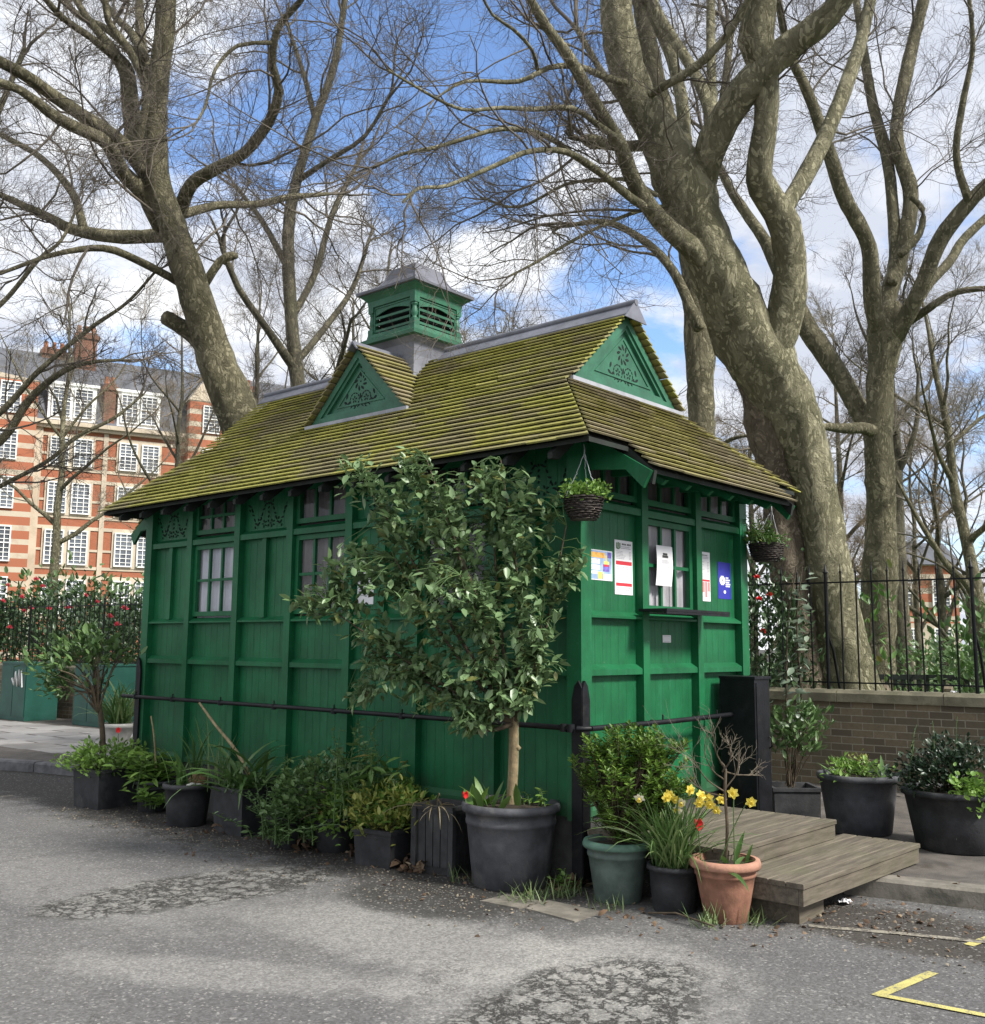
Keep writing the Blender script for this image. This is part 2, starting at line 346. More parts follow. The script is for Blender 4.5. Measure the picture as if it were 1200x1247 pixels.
def link_mesh(name, V, F, mats, parent=None, mi=None, smooth=None):
    off = OFF.get(parent.name, np.zeros(3)) if parent is not None else np.zeros(3)
    if not isinstance(mats, (list, tuple)): mats = [mats]
    me = bpy.data.meshes.new(name)
    V = np.asarray(V, float)-off
    if isinstance(F, np.ndarray):
        k = F.shape[1]; nf = len(F)
        me.vertices.add(len(V)); me.vertices.foreach_set('co', V.astype(np.float32).ravel())
        me.loops.add(nf*k); me.loops.foreach_set('vertex_index', F.astype(np.int32).ravel())
        me.polygons.add(nf); me.polygons.foreach_set('loop_start', np.arange(0, nf*k, k, dtype=np.int32))
        if smooth: me.polygons.foreach_set('use_smooth', np.ones(nf, dtype=bool))
        me.update(calc_edges=True)
    else:
        me.from_pydata(V.tolist(), [], F)
        if mi is not None and len(mats) > 1: me.polygons.foreach_set('material_index', np.array(mi, dtype=np.int32))
        if isinstance(smooth, list): me.polygons.foreach_set('use_smooth', np.array(smooth, dtype=bool))
        me.update()
    for q in mats: me.materials.append(MATS[q] if isinstance(q, str) else q)
    o = bpy.data.objects.new(name, me); C.objects.link(o)
    if parent is not None: o.parent = parent
    OFF[o.name] = off
    return o

def thing(name, loc, label, cat, group=None):
    o = bpy.data.objects.new(name, None); C.objects.link(o); o.location = loc; o.empty_display_size = 0.1
    o['label'] = label; o['category'] = cat
    if group: o['group'] = group
    OFF[o.name] = np.array(loc, float)
    return o
def tag(o, label, cat, group=None):
    o['label'] = label; o['category'] = cat
    if group: o['group'] = group
    return o
def struct(o, kind='structure'): o['kind'] = kind; return o
def dup(root, loc, rotz=0, scale=1.0, label=None):
    r = root.copy(); C.objects.link(r); r.location = loc; r.rotation_euler = (0, 0, rotz); r.scale = (scale,)*3
    if label: r['label'] = label
    for ch in list(root.children):
        c = ch.copy(); C.objects.link(c); c.parent = r
        for g in list(ch.children):
            d = g.copy(); C.objects.link(d); d.parent = c
    return r

def tube_np(P, R, n):
    """P (N,K,3), R (N,K) -> verts, quads"""
    P = np.asarray(P, float); N, K, _ = P.shape
    T = np.gradient(P, axis=1); T /= np.linalg.norm(T, axis=2, keepdims=True)+1e-9
    ref = np.where(np.abs(T[:, :1, 2:3]) > 0.8, np.array([1.0, 0.13, 0]), np.array([0.1, 0.05, 1.0]))
    A = np.cross(T, np.broadcast_to(ref, T.shape)); A /= np.linalg.norm(A, axis=2, keepdims=True)+1e-9
    B = np.cross(T, A)
    a = np.arange(n)*2*math.pi/n
    V = P[:, :, None, :] + R[:, :, None, None]*(A[:, :, None, :]*np.cos(a)[:, None] + B[:, :, None, :]*np.sin(a)[:, None])
    idx = np.arange(N*K*n).reshape(N, K, n); nx = np.roll(idx, -1, axis=2)
    F = np.stack([idx[:, :-1], idx[:, 1:], nx[:, 1:], nx[:, :-1]], axis=-1).reshape(-1, 4)
    return V.reshape(-1, 3), F
def catmull(P, step):
    P = np.asarray(P, float)
    Q = np.vstack([2*P[0]-P[1], P, 2*P[-1]-P[-2]]); out = []
    for i in range(1, len(Q)-2):
        p0, p1, p2, p3 = Q[i-1:i+3]; n = max(2, int(np.linalg.norm((p2-p1)[:3])/step))
        t = np.linspace(0, 1, n, endpoint=False)[:, None]
        out.append(0.5*((2*p1)+(-p0+p2)*t+(2*p0-5*p1+4*p2-p3)*t**2+(-p0+3*p1-3*p2+p3)*t**3))
    out.append(P[-1:]); return np.vstack(out)
def unit(a): return a/(np.linalg.norm(a, axis=-1, keepdims=True)+1e-9)

def leaves(base, d, L, W, rng, fold=0.22, curl=0.25, up=None):
    """boat-shaped leaves: 8 vertices, 8 triangles each"""
    N = len(base); d = unit(d); u = np.array([0, 0, 1.0])+rng.normal(0, 0.35, (N, 3)) if up is None else up
    s = unit(np.cross(d, u)); n = np.cross(s, d)
    L = np.broadcast_to(L, (N,))[:, None]; W = np.broadcast_to(W, (N,))[:, None]
    def pt(t, w, f): return base+d*L*t-n*L*curl*t*t+s*W*w-n*W*f
    V = np.stack([pt(0, 0, 0), pt(.33, 0, fold), pt(.33, -.46, 0), pt(.33, .46, 0), pt(.70, 0, fold), pt(.70, -.38, 0), pt(.70, .38, 0), pt(1, 0, 0)], axis=1).reshape(-1, 3)
    T = np.array([(0,3,1),(0,1,2),(1,3,6),(1,6,4),(2,1,4),(2,4,5),(4,6,7),(4,7,5)])
    F = (np.arange(N)[:, None, None]*8+T[None]).reshape(-1, 3)
    return V, F
def straps(base, az, L, W, lean, rng, K=7, droop=1.0):
    """long ribbon leaves arching over"""
    N = len(base); P = np.zeros((N, K, 3)); P[:, 0] = base
    el = math.pi/2-np.asarray(lean); seg = np.asarray(L)/(K-1); p = base.copy()
    for k in range(1, K):
        P[:, k] = P[:, k-1]+seg[:, None]*np.stack([np.cos(el)*np.cos(az), np.cos(el)*np.sin(az), np.sin(el)], 1)
        el = el-droop*np.asarray(L)*0.55*(k/K)*rng.uniform(0.6, 1.4, N)
    s = np.stack([-np.sin(az), np.cos(az), 0*az], 1)+rng.normal(0, .25, (N, 3)); s = unit(s)
    t = np.linspace(0, 1, K); w = np.minimum(1, 1.25*(1-t**2.5))*np.minimum(1, .55+t*2); w[-1] = .04
    Wd = np.broadcast_to(W, (N,))[:, None, None]*w[None, :, None]/2
    V = np.stack([P-s[:, None]*Wd, P-np.array([0, 0, .25])*Wd, P+s[:, None]*Wd], axis=2)
    idx = np.arange(N*K*3).reshape(N, K, 3)
    F = np.concatenate([np.stack([idx[:, :-1, j], idx[:, :-1, j+1], idx[:, 1:, j+1], idx[:, 1:, j]], -1).reshape(-1, 4) for j in (0, 1)])
    return V.reshape(-1, 3), F
def ball_pts(n, rng, shell=0.0):
    d = unit(rng.normal(size=(n, 3))); r = (shell**3+(1-shell**3)*rng.random(n))**(1/3)
    return d*r[:, None]
def bush(c, rad, nclump, nleaf, L, rng, base=None, lw=0.5, spread=0.10, upb=0.5, zlo=-0.9, shell=0.45, hang=0.0):
    """leaf clumps on twigs spread through an ellipsoid: returns leaf arrays and twig tubes"""
    c = np.asarray(c, float); rad = np.asarray(rad, float)
    q = ball_pts(nclump*2, rng, shell); q = q[q[:, 2] > zlo][:nclump]
    wob = 1+0.22*np.sin(q[:, 0]*5+rng.uniform(0, 6))*np.sin(q[:, 1]*4+q[:, 2]*5+rng.uniform(0, 6))
    P = c+q*rad*wob[:, None]
    base = c-np.array([0, 0, rad[2]]) if base is None else np.asarray(base, float)
    B = np.repeat(P, nleaf, 0)+rng.normal(0, spread, (len(P)*nleaf, 3))*np.array([1, 1, .8])
    out = np.repeat(unit(P-base), nleaf, 0)
    d = out*0.7+rng.normal(0, .6, B.shape)+np.array([0, 0, upb-hang])
    Ls = L*rng.uniform(.65, 1.2, len(B))
    VF = leaves(B, d, Ls, Ls*lw, rng)
    P = P[:max(5, min(16, len(P)//3))]
    t = np.linspace(0, 1, 5)[None, :, None]
    j = base+rng.normal(0, .02, P.shape)*np.array([1, 1, 0.2])
    mid = (P-j)*np.array([.8, .8, 1.15])
    tw = j[:, None]+(P-j)[:, None]*t+np.sin(t*math.pi)*0.12*(mid-(P-j))[:, None]+rng.normal(0, .012, (len(P), 5, 3))*np.sin(t*math.pi)
    R = np.broadcast_to(np.linspace(.006, .0025, 5), (len(P), 5))
    return VF, tube_np(tw, R, 4)

# ------------------------------------------------------------------ ground, road, kerb, pavement
rng = np.random.default_rng(7); random.seed(7)
asphalt_mat()
M('pavement_tarmac', (0.095, 0.085, 0.075), 0.9, .3, 5, .5, 120, dirt=(0.05, 0.042, 0.033))
M('lawn', (0.06, 0.10, 0.025), 0.95, .35, 2, .5, 60, dirt=(0.08, 0.065, 0.04))
M('granite_kerb', (0.12, 0.12, 0.125), 0.8, .3, 9, .3, 80, dirt=(0.05, 0.05, 0.048))
M('kerb_stone', (0.17, 0.155, 0.13), 0.85, .3, 7, .3, 60, dirt=(0.06, 0.058, 0.042))
M('flagstone', (0.26, 0.25, 0.24), 0.85, .22, 1.2, .2, 50, island=.22, dirt=(0.15, 0.14, 0.125))
def worn_paint(name, col, worn, lo, hi):
    mt, t, b = base_mat(name); co = objco(t)
    n = t.noise(co, 9, 8, .75, .3); n2 = t.noise(co, 55, 4, .7); n3 = t.noise(co, 140, 3, .7)
    c = t.mix(t.ramp(t.noise(co, 3, 5, .6), .3, .7), col, tuple(x*.72 for x in col)); k = t.math('ADD', t.math('MULTIPLY', n, .6), t.math('MULTIPLY', n2, .4))
    c = t.mix(t.math('MULTIPLY', t.ramp(k, lo, hi), .95), c, worn); c = t.mix(t.math('MULTIPLY', t.ramp(n3, .5, .68), .4), c, tuple(x*.45 for x in worn))
    setc(t, b.inputs['Base Color'], c); b.inputs['Roughness'].default_value = .8; bump(t, b, n3, .6, .008)
worn_paint('yellow_line', (0.56, 0.50, 0.17), (0.14, 0.135, 0.12), .50, .60)
worn_paint('faded_line', (0.33, 0.30, 0.24), (0.075, 0.068, 0.058), .44, .56)
M('soil', (0.030, 0.022, 0.015), 1.0, .4, 20, .8, 60)
KERB = [(4.2, -14), (3.0, -8), (1.75, -4), (1.19, -2.15), (1.03, -1.45), (0.92, 0), (0.58, 6.4), (0.46, 7.95), (0.12, 8.95), (-1.1, 12.5), (-3.2, 18), (-8, 29), (-20, 50)]
def sheet(name, poly, z, mat):
    mb = MB(); mb.add([(x, y, z) for x, y in poly], [tuple(range(len(poly)))]); return struct(mb.build(name, mat))
sheet('road', [(-700, -700), (700, -700), (700, 700), (-700, 700)], 0.0, 'worn_asphalt')
WX = lambda y: 5.22-0.075*y                    # foot of the park wall
mb = MB()
for i in range(len(KERB)-1):
    (x0, y0), (x1, y1) = KERB[i], KERB[i+1]
    mb.add([(x0+.15, y0, .116), (WX(y0)+.1, y0, .116), (WX(y1)+.1, y1, .116), (x1+.15, y1, .116)], [(0, 1, 2, 3)])
struct(mb.build('pavement', 'pavement_tarmac'))
mb = MB(); WY = [-14, -6, 0, 6, 12, 20, 30, 50]
for i in range(len(WY)-1):
    mb.add([(WX(WY[i])+.1, WY[i], .13), (90, WY[i], .13), (90, WY[i+1], .13), (WX(WY[i+1])+.1, WY[i+1], .13)], [(0, 1, 2, 3)])
struct(mb.build('park_ground', 'lawn'))
# kerb stones: one run of blocks
P = catmull([(x, y, 0) for x, y in KERB], 0.3); L = np.r_[0, np.cumsum(np.linalg.norm(np.diff(P, axis=0), axis=1))]
mb = MB(); s = 0.2
while s < L[-1]-1.2:
    e = s+rng.uniform(.85, 1.15)
    a = np.array([np.interp(s+.006, L, P[:, k]) for k in range(3)]); b2 = np.array([np.interp(e-.006, L, P[:, k]) for k in range(3)])
    t = unit(b2-a); nrm = np.array([t[1], -t[0], 0]); nrm = nrm if nrm[0] > 0 else -nrm
    top = .122+rng.normal(0, .003); ch = .02
    prof = [(0, -.05), (0, top-ch), (ch, top), (.15, top), (.15, -.05)]
    poly = [a+nrm*p+np.array([0, 0, q]) for p, q in prof]
    mb.prism(poly, b2-a, 0 if a[1] > 2 else 1); s = e
struct(mb.build('kerb', ['granite_kerb', 'kerb_stone']))
# paving slabs in the far footway
mb = MB()
for i in range(26):
    for j in range(4):
        y0 = 7.0+i*.78+(j % 2)*.4; x0 = 1.02+j*.66-max(0, y0-8.5)*.10
        mb.box((x0+.006, y0+.006, .10), (x0+.65, y0+.772, .121+rng.normal(0, .0015)))
struct(mb.build('paving', 'flagstone'))
def gpt(x, y, z=0.0): return on(x, y, 2, z)
def stripe(name, pts, w, mat, z=.004):
    mb = MB(); pts = [np.array([p[0], p[1], z]) for p in pts]
    for i in range(len(pts)-1):
        if i: pts = [p+np.array([0, 0, .0015]) for p in pts]
        a, b2 = pts[i], pts[i+1]; t = unit(b2-a); nn = np.array([-t[1], t[0], 0])*w/2
        a2 = a-t*(w/2 if i else 0)
        mb.add([a2-nn, b2-nn, b2+nn, a2+nn], [(0, 1, 2, 3)])
    return struct(mb.build(name, mat))
stripe('road_marking', [gpt(1137, 1185), gpt(1068, 1214)], .055, 'yellow_line')
stripe('road_marking', [gpt(1073, 1213.5), gpt(1215, 1241)], .045, 'yellow_line', .0065)
stripe('road_marking', [gpt(1180, 1152), gpt(1215, 1139)], .055, 'yellow_line')
stripe('road_marking', [gpt(985, 1128), gpt(1090, 1137), gpt(1215, 1150)], .06, 'faded_line')
stripe('road_marking', [gpt(-5, 971), gpt(16, 969)], .07, 'faded_line')
# two old slabs set flush in the road in front of the tubs
mb = MB()
for q in ([(640, 1108), (668, 1098), (732, 1112), (700, 1124)], [(585, 1099), (618, 1091), (660, 1099), (632, 1108)]):
    pl = [gpt(*a) for a in q]; mb.prism([(p[0], p[1], -.02) for p in pl], (0, 0, .03))
struct(mb.build('paving', 'kerb_stone'))

# ------------------------------------------------------------------ the green shelter
B = 0.8; LN, WD = 7*B, 3*B
ZB, ZLOW, ZSILL, ZTOP, ZEAVE = 0.44, 1.455, 1.83, 2.56, 2.90
SH = thing('wooden_shelter', (1.2, 2.8, 0), 'dark green panelled timber cabmen\'s hut under a mossy shingle roof', 'shelter')
mb = MB(); mb.box((.03, .03, 0), (WD-.03, LN-.03, ZB)); M('plinth_grey', (0.05, 0.05, 0.048), 0.85, .3, 6, .3, 50); mb.build('plinth', 'plinth_grey', SH)
TH = 0.045                                   # boards sit this far behind the framing
WIN_L = (1, 3, 5)                            # bays of the long side that hold windows, counted from the near corner
def wall_side(long, mirror):
    """one wall: recessed boarding + framing; local (u along, d into the hut, z)"""
    n = 7 if long else 3
    def P(u, d, z):
        if long: return (d, u, z) if not mirror else (WD-d, u, z)
        return (u, d, z) if not mirror else (u, LN-d, z)
    bd, fr = MB(), MB()
    def bx(mb, u0, u1, d0, d1, z0, z1): mb.box(P(u0, d0, z0), P(u1, d1, z1))
    wins = WIN_L if long else (1,)
    for i in range(n):
        a, b = i*B, (i+1)*B
        bx(bd, a, b, TH, TH+.03, ZB, ZSILL)
        if i not in wins: bx(bd, a, b, TH, TH+.03, ZSILL, ZTOP)
        if long and i not in wins: bx(bd, a, b, TH, TH+.03, ZTOP, ZEAVE+.12)
    # posts
    for i in range(1, n):
        u = i*B; bx(fr, u-.043, u+.043, -.020, TH+.02, ZB, ZEAVE+.12)
    # rails with a weathered, sloping top edge, fitted between the posts and a little proud of them
    for i in range(n):
        a = i*B+(.043 if i else .10); b = (i+1)*B-(.043 if i < n-1 else .10)
        for z0, z1, pr in ((ZLOW-.075, ZLOW, .010), (ZSILL-.05, ZSILL, .014), (ZTOP-.01, ZTOP+.075, .012), (ZB, ZB+.07, -.004)):
            a1, b1 = a, b
            poly = [P(a1, -pr, z0), P(a1, -pr, z1-.035), P(a1, TH, z1), P(a1, TH, z0)]
            fr.prism(poly, np.array(P(b1, -pr, z0))-np.array(P(a1, -pr, z0)))
        if long and i not in wins: bx(fr, (a+b)/2-.03, (a+b)/2+.03, .004, TH+.01, ZSILL-.01, ZTOP)
    bd.build('wall', 'green_boards', SH); fr.build('wall_framing', 'green_paint', SH)
    return P
def window(P, u0, u1, z0, z1, cols, rows, d=.030, curtain='net_curtain', dark=False):
    f, g, cu = MB(), MB(), MB(); w = .045
    def bx(mb, a, b, c, e, z, y): mb.box(P(a, c, z), P(b, e, y))
    bx(f, u0, u0+w, d-.012, d+.03, z0, z1); bx(f, u1-w, u1, d-.012, d+.03, z0, z1)
    bx(f, u0+w, u1-w, d-.012, d+.03, z0, z0+w); bx(f, u0+w, u1-w, d-.012, d+.03, z1-w, z1)
    for k in range(1, cols):
        u = u0+w+(u1-u0-2*w)*k/cols; bx(f, u-.013, u+.013, d-.004, d+.022, z0+w, z1-w)
    for k in range(1, rows):
        z = z0+w+(z1-z0-2*w)*k/rows; bx(f, u0+w, u1-w, d-.002, d+.020, z-.013, z+.013)
    wo = f.build('window', 'green_paint', SH)
    g.add([P(u0+w, d+.012, z0+w), P(u1-w, d+.012, z0+w), P(u1-w, d+.012, z1-w), P(u0+w, d+.012, z1-w)], [(0, 1, 2, 3)])
    g.build('pane', 'window_glass', wo)
    N = 40; V = []
    for k in range(N+1):
        u = u0+(u1-u0)*k/N; dd = d+.055+.012*math.sin(k*1.7)+.006*math.sin(k*.63)
        V += [P(u, dd, z0-.02), P(u, dd, z1+.02)]
    cu.add(V, [(2*k, 2*k+2, 2*k+3, 2*k+1) for k in range(N)], 0, True)
    cu.build('curtain', curtain, wo)
    return wo
mt, t, b = base_mat('window_glass')
gl = t.add('ShaderNodeBsdfGlossy'); gl.inputs['Roughness'].default_value = .04
tp = t.add('ShaderNodeBsdfTransparent'); tp.inputs[0].default_value = (.9, .92, .92, 1)
mx = t.add('ShaderNodeMixShader'); mx.inputs[0].default_value = 0.035; t.link(tp.outputs[0], mx.inputs[1]); t.link(gl.outputs[0], mx.inputs[2])
t.link(mx.outputs[0], t.n['Material Output'].inputs[0])
M('net_curtain', (0.42, 0.39, 0.42), 0.9, .2, 3, .3, 30)
M('dim_curtain', (0.15, 0.135, 0.14), 0.9, .2, 3, .3, 30)
M('dark_curtain', (0.06, 0.06, 0.055), 0.9, .2, 3, .3, 30); M('bright_curtain', (0.60, 0.58, 0.64), 0.9, .15, 3, .3, 30)
PL = wall_side(True, False); PS = wall_side(False, False)
PLb = wall_side(True, True); PSb = wall_side(False, True)
mb = MB()                                    # solid dark box, its colour stands in for the unlit room
mb.box((.22, .22, ZB), (WD-.22, LN-.22, ZEAVE)); mb.build('unlit_room_box', 'dark_timber', SH)
for i, (cur, cu2) in zip(WIN_L, (('dark_curtain', 'dark_curtain'), ('dim_curtain', 'dim_curtain'), ('bright_curtain', 'dim_curtain'))):
    window(PL, i*B+.047, i*B+B-.047, ZSILL+.015, ZTOP-.014, 3, 2, curtain=cur)
    window(PL, i*B+.047, i*B+B-.047, ZTOP+.09, ZEAVE+.10, 3, 2 if i == 5 else 1, curtain=cu2)
window(PS, B+.047, 2*B-.047, ZSILL+.015, ZTOP-.014, 3, 2, curtain='net_curtain')
for i, cu_ in enumerate(('dim_curtain', 'dim_curtain', 'net_curtain')):
    window(PS, i*B+(.10 if i == 0 else .047), i*B+B-(.10 if i == 2 else .047), ZTOP+.09, ZEAVE+.10, 3, 1, curtain=cu_)
for i in WIN_L: window(PLb, i*B+.047, i*B+B-.047, ZSILL+.015, ZTOP-.014, 3, 2)
for x, y in ((0, 0), (WD, 0), (0, LN), (WD, LN)):
    mb = MB(); sx = 1 if x == 0 else -1; sy = 1 if y == 0 else -1
    mb.box((x-sx*.022, y-sy*.022, ZB-.02), (x+sx*.10, y+sy*.10, ZEAVE+.10)); mb.build('corner_post', 'green_paint', SH)
# black guard boards on the corners and the tethering rail round the hut
for x, y in ((0, 0), (0, LN), (WD, 0)):
    mb = MB(); sx = 1 if x == 0 else -1; sy = 1 if y == 0 else -1
    for ax in (0, 1):
        h = 1.30 if y == 0 else 1.38; pr = [(0.0, 0.06), (0, h), (.030, h+.05), (.062, h+.012), (.085, h-.08), (.085, .06)]
        def q(u, z, d): return (x+sx*(u-.04), y-sy*d, z) if ax == 0 else (x-sx*d, y+sy*(u-.04), z)
        mb.prism([q(u, z, .009) for u, z in pr], np.array(q(0, 0, .045))-np.array(q(0, 0, .009)))
    mb.build('guard_post', 'black_paint', SH)
ZR = 1.04; RO = .125
mb = MB()
mb.tube([(-RO, LN+.14, ZR), (-RO, LN*.5, ZR+.004), (-RO, -.02, ZR)], .019, 10)
mb.tube([(-RO, -.06, ZR), (-RO+.02, -RO+.02, ZR), (-.02, -RO, ZR)], .019, 10)
mb.tube([(-.06, -RO, ZR), (1.0, -RO, ZR-.002), (1.95, -RO, ZR+.006)], .019, 10)
for s_ in (.03, -.03): mb.lathe((-RO, s_+.02, ZR-.026), [(.026, 0), (.026, .052)], 10, 0, True, True, True)
pr_ = mb.build('tethering_rail', 'black_paint', SH)
for i in range(1, 8):
    mb = MB(); y = i*B-(.12 if i == 7 else 0)
    mb.tube([(-.003, y, ZR), (-RO*.6, y, ZR), (-RO, y, ZR)], .011, 6); mb.lathe((-RO, y, ZR-.024), [(.024, 0), (.024, .048)], 8, 0, True, True, True)
    mb.tube([(-RO, y, ZR+.015), (-RO, y, ZR+.052)], .007, 6); mb.build('rail_bracket', 'black_paint', pr_)
for x in (.84, 1.64):
    mb = MB(); mb.tube([(x, -.003, ZR), (x, -RO*.6, ZR), (x, -RO, ZR)], .011, 6); mb.tube([(x, -RO, ZR+.015), (x, -RO, ZR+.052)], .007, 6)
    mb.build('rail_bracket', 'black_paint', pr_)
# serving shelf below the hatch
mb = MB(); mb.box((.68, -.03, ZSILL+.006), (1.62, -.27, ZSILL+.026)); mb.box((.68, -.245, ZSILL-.012), (1.62, -.268, ZSILL+.005))
mb.build('serving_shelf', 'black_paint', SH)
# ornament: raised dark petals paint the shade of pierced holes
def petal(mb, u, v, r, ang, w, Q, dep):
    n = 8; pts = []
    for k in range(n):
        a = 2*math.pi*k/n; lx, ly = r*math.cos(a), w*math.sin(a)*(1 if math.cos(a) > -.5 else .6)
        pts.append(Q(u+lx*math.cos(ang)-ly*math.sin(ang), v+lx*math.sin(ang)+ly*math.cos(ang)))
    mb.prism(pts, dep)
def rosette(mb, Q, dep, s=1.0):
    for k in range(9):
        a = 2*math.pi*k/9+.2; petal(mb, .07*s*math.cos(a), .12*s+.07*s*math.sin(a), .030*s, a+.5, .013*s, Q, dep)
    petal(mb, 0, .12*s, .010*s, 0, .010*s, Q, dep); petal(mb, 0, .265*s, .012*s, 0, .012*s, Q, dep)
    for sx in (-1, 1):
        cx, cyy = sx*.085*s, -.055*s
        for k in range(11):
            a = 2*math.pi*k/11; petal(mb, cx+.066*s*math.cos(a), cyy+.066*s*math.sin(a), .017*s, a+1.57, .0065*s, Q, dep)
        for k in range(5):
            a = 2*math.pi*k/5+.3; petal(mb, cx+.024*s*math.cos(a), cyy+.024*s*math.sin(a), .014*s, a, .008*s, Q, dep)
        for du, dv, an in ((.20, -.01, 1.9 if sx > 0 else 1.2), (.215, -.075, .5 if sx > 0 else 2.6), (.175, -.09, 2.2 if sx > 0 else .9)):
            petal(mb, sx*du*s, dv*s, .030*s, an, .013*s, Q, dep)
        for k in range(3): petal(mb, sx*(.03+.05*k)*s, (-.125-.014*(k % 2))*s, .020*s, sx*-.7, .007*s, Q, dep)
    petal(mb, 0, -.03*s, .03*s, 1.57, .012*s, Q, dep)
def vine(mb, Q, dep, w=.30, h=.12):
    for sx in (-1, 1):
        for k in range(13):
            f = k/12; u = sx*(.03+(w-.03)*f); v = h*math.cos(f*math.pi*2.0)*.8
            petal(mb, u, v, .020, math.atan2(-math.sin(f*6.28)*h*2.4, sx*w)+.35*(-1)**k, .008, Q, dep)
            if k % 2: petal(mb, u+.012*sx, v+.035*(1 if k % 4 == 1 else -1), .014, 1.2*sx, .008, Q, dep)
        for k in range(5):
            a = k*1.256; petal(mb, sx*.06+.026*math.cos(a), -.09+.026*math.sin(a), .014, a, .007, Q, dep)
    for k in range(6): petal(mb, 0, -.11+.042*k, .014, 1.57+.5*(-1)**k, .008, Q, dep)
for i in (0, 2, 4, 6):
    mb = MB(); uc, zc = (i+.5)*B, (ZTOP+.085+ZEAVE)/2+.01
    vine(mb, lambda u, v, uc=uc, zc=zc: PL(uc+u, TH-.002, zc+v), np.array(PL(0, TH-.004, 0))-np.array(PL(0, TH-.0005, 0)))
    mb.build('fretwork', 'hole_shade', SH)

# roof: courses of separate shingles with a real gap under each butt
X0, EZ, SL = -.38, 2.92, .892                # eave line of the long side, its height, the pitch
RIDGE = EZ+SL*(1.2-X0)
Y0 = -.36
def courses(mb, org, e, up, nrm, length, ivals, pitch=.069):
    org, e, up, nrm = (np.asarray(q, float) for q in (org, e, up, nrm)); n = int(length/pitch); pitch = length/n
    for i in range(n):
        t0 = i*pitch; t1 = min(length, t0+pitch*1.22)
        for (a0, a1), (c0, c1) in zip(ivals(t0), ivals(t1)):
            if a1-a0 < .01: continue
            x = a0
            while x < a1-.004:
                x2 = min(a1, x+rng.uniform(.16, .42)); x2 = a1 if a1-x2 < .06 else x2
                j = rng.normal(0, .0016)+(rng.normal(0, .009) if rng.random() < .05 else 0); l0 = .039+rng.normal(0, .0012); th = .013
                q0, q1 = np.clip(x+.0012, c0, max(c0, c1)), np.clip(x2-.0012, c0, max(c0, c1))
                lo = org+up*(t0+j); hi = org+up*t1
                V = [lo+e*(x+.0012)+nrm*l0, lo+e*(x2-.0012)+nrm*l0, hi+e*q1+nrm*.012, hi+e*q0+nrm*.012]
                V += [v-nrm*th for v in V]
                mb.add(V, [(0, 1, 2, 3), (7, 6, 5, 4), (0, 4, 5, 1), (1, 5, 6, 2), (3, 2, 6, 7), (0, 3, 7, 4)]); x = x2
def roof_face(kind, sx, sy):
    def T(x, y, z): return np.array([x if sx > 0 else 2.4-x, y if sy > 0 else LN-y, z])
    def D(x, y, z): return np.array([x*sx, y*sy, z])
    mb = MB(); k = math.hypot(1, SL)
    if kind == 'long':
        def iv(t):
            s = t/k; z = EZ+SL*s; a = Y0+s if s < .76 else .33; bb = LN-a
            if s > .785:
                h = .68*(4.325-z)/.70
                if h > .01: return [(a, 2.8-h), (2.8+h, bb)]
                return [(a, 2.8), (2.8, bb)]
            return [(a, 2.8), (2.8, bb)]
        courses(mb, T(X0, 0, EZ) if sy > 0 else T(X0, LN, EZ), (0, 1, 0), D(1/k, 0, SL/k), D(-SL/k, 0, 1/k), (1.2-X0-.02)*k, iv)
        return mb.build('roof', 'mossy_shingles', SH)
    if kind == 'dormer':
        kk = math.hypot(.68, .70)
        def iv(t):
            z = 3.625+.70*t/kk; return [(.33, X0+(z-EZ)/SL+.01)]
        org = np.array([0, 2.8-.68*sy, 3.625]); e = np.array([sx*1.0, 0, 0]); org[0] = 0 if sx > 0 else 2.4
        courses(mb, org, e, (0, .68*sy/kk, .70/kk), (0, -.70*sy/kk, .68/kk), kk*.97, iv)
        return mb.build('dormer_roof', 'weathered_shingles', SH)
    def iv(t):
        s = t/k
        if s < .178: return [(.12, 2.28)]
        s -= .18; return [(X0+max(0, s), 2.4-X0-max(0, s))]
    courses(mb, T(0, Y0-.18, EZ-.18*SL) if sx > 0 else None, (1, 0, 0), D(0, 1/k, SL/k), D(0, -SL/k, 1/k), .94*k, iv)
    return mb.build('roof', 'weathered_shingles', SH)
for sx in (1, -1):
    roof_face('long', sx, 1)
    for sy in (1, -1): roof_face('dormer', sx, sy)
for sy in (1, -1): roof_face('short', 1, sy)
# boarded underside with rafter feet
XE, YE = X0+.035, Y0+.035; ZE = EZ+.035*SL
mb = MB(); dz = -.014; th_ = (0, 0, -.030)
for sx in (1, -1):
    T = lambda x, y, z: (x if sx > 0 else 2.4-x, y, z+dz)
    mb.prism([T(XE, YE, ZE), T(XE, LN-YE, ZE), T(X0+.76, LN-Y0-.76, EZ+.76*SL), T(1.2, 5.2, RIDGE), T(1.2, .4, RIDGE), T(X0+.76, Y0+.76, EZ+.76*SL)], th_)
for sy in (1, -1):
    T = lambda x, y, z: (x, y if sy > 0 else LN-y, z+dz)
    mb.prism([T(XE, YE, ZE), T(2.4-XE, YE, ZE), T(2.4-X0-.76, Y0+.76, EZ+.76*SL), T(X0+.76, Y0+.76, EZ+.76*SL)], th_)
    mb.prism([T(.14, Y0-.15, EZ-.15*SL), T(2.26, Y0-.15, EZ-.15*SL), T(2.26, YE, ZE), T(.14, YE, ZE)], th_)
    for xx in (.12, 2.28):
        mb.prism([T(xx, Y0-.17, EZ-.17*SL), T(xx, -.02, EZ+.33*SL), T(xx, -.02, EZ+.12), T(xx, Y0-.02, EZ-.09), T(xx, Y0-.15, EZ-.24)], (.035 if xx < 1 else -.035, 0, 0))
mb.build('eaves', 'dark_timber', SH)
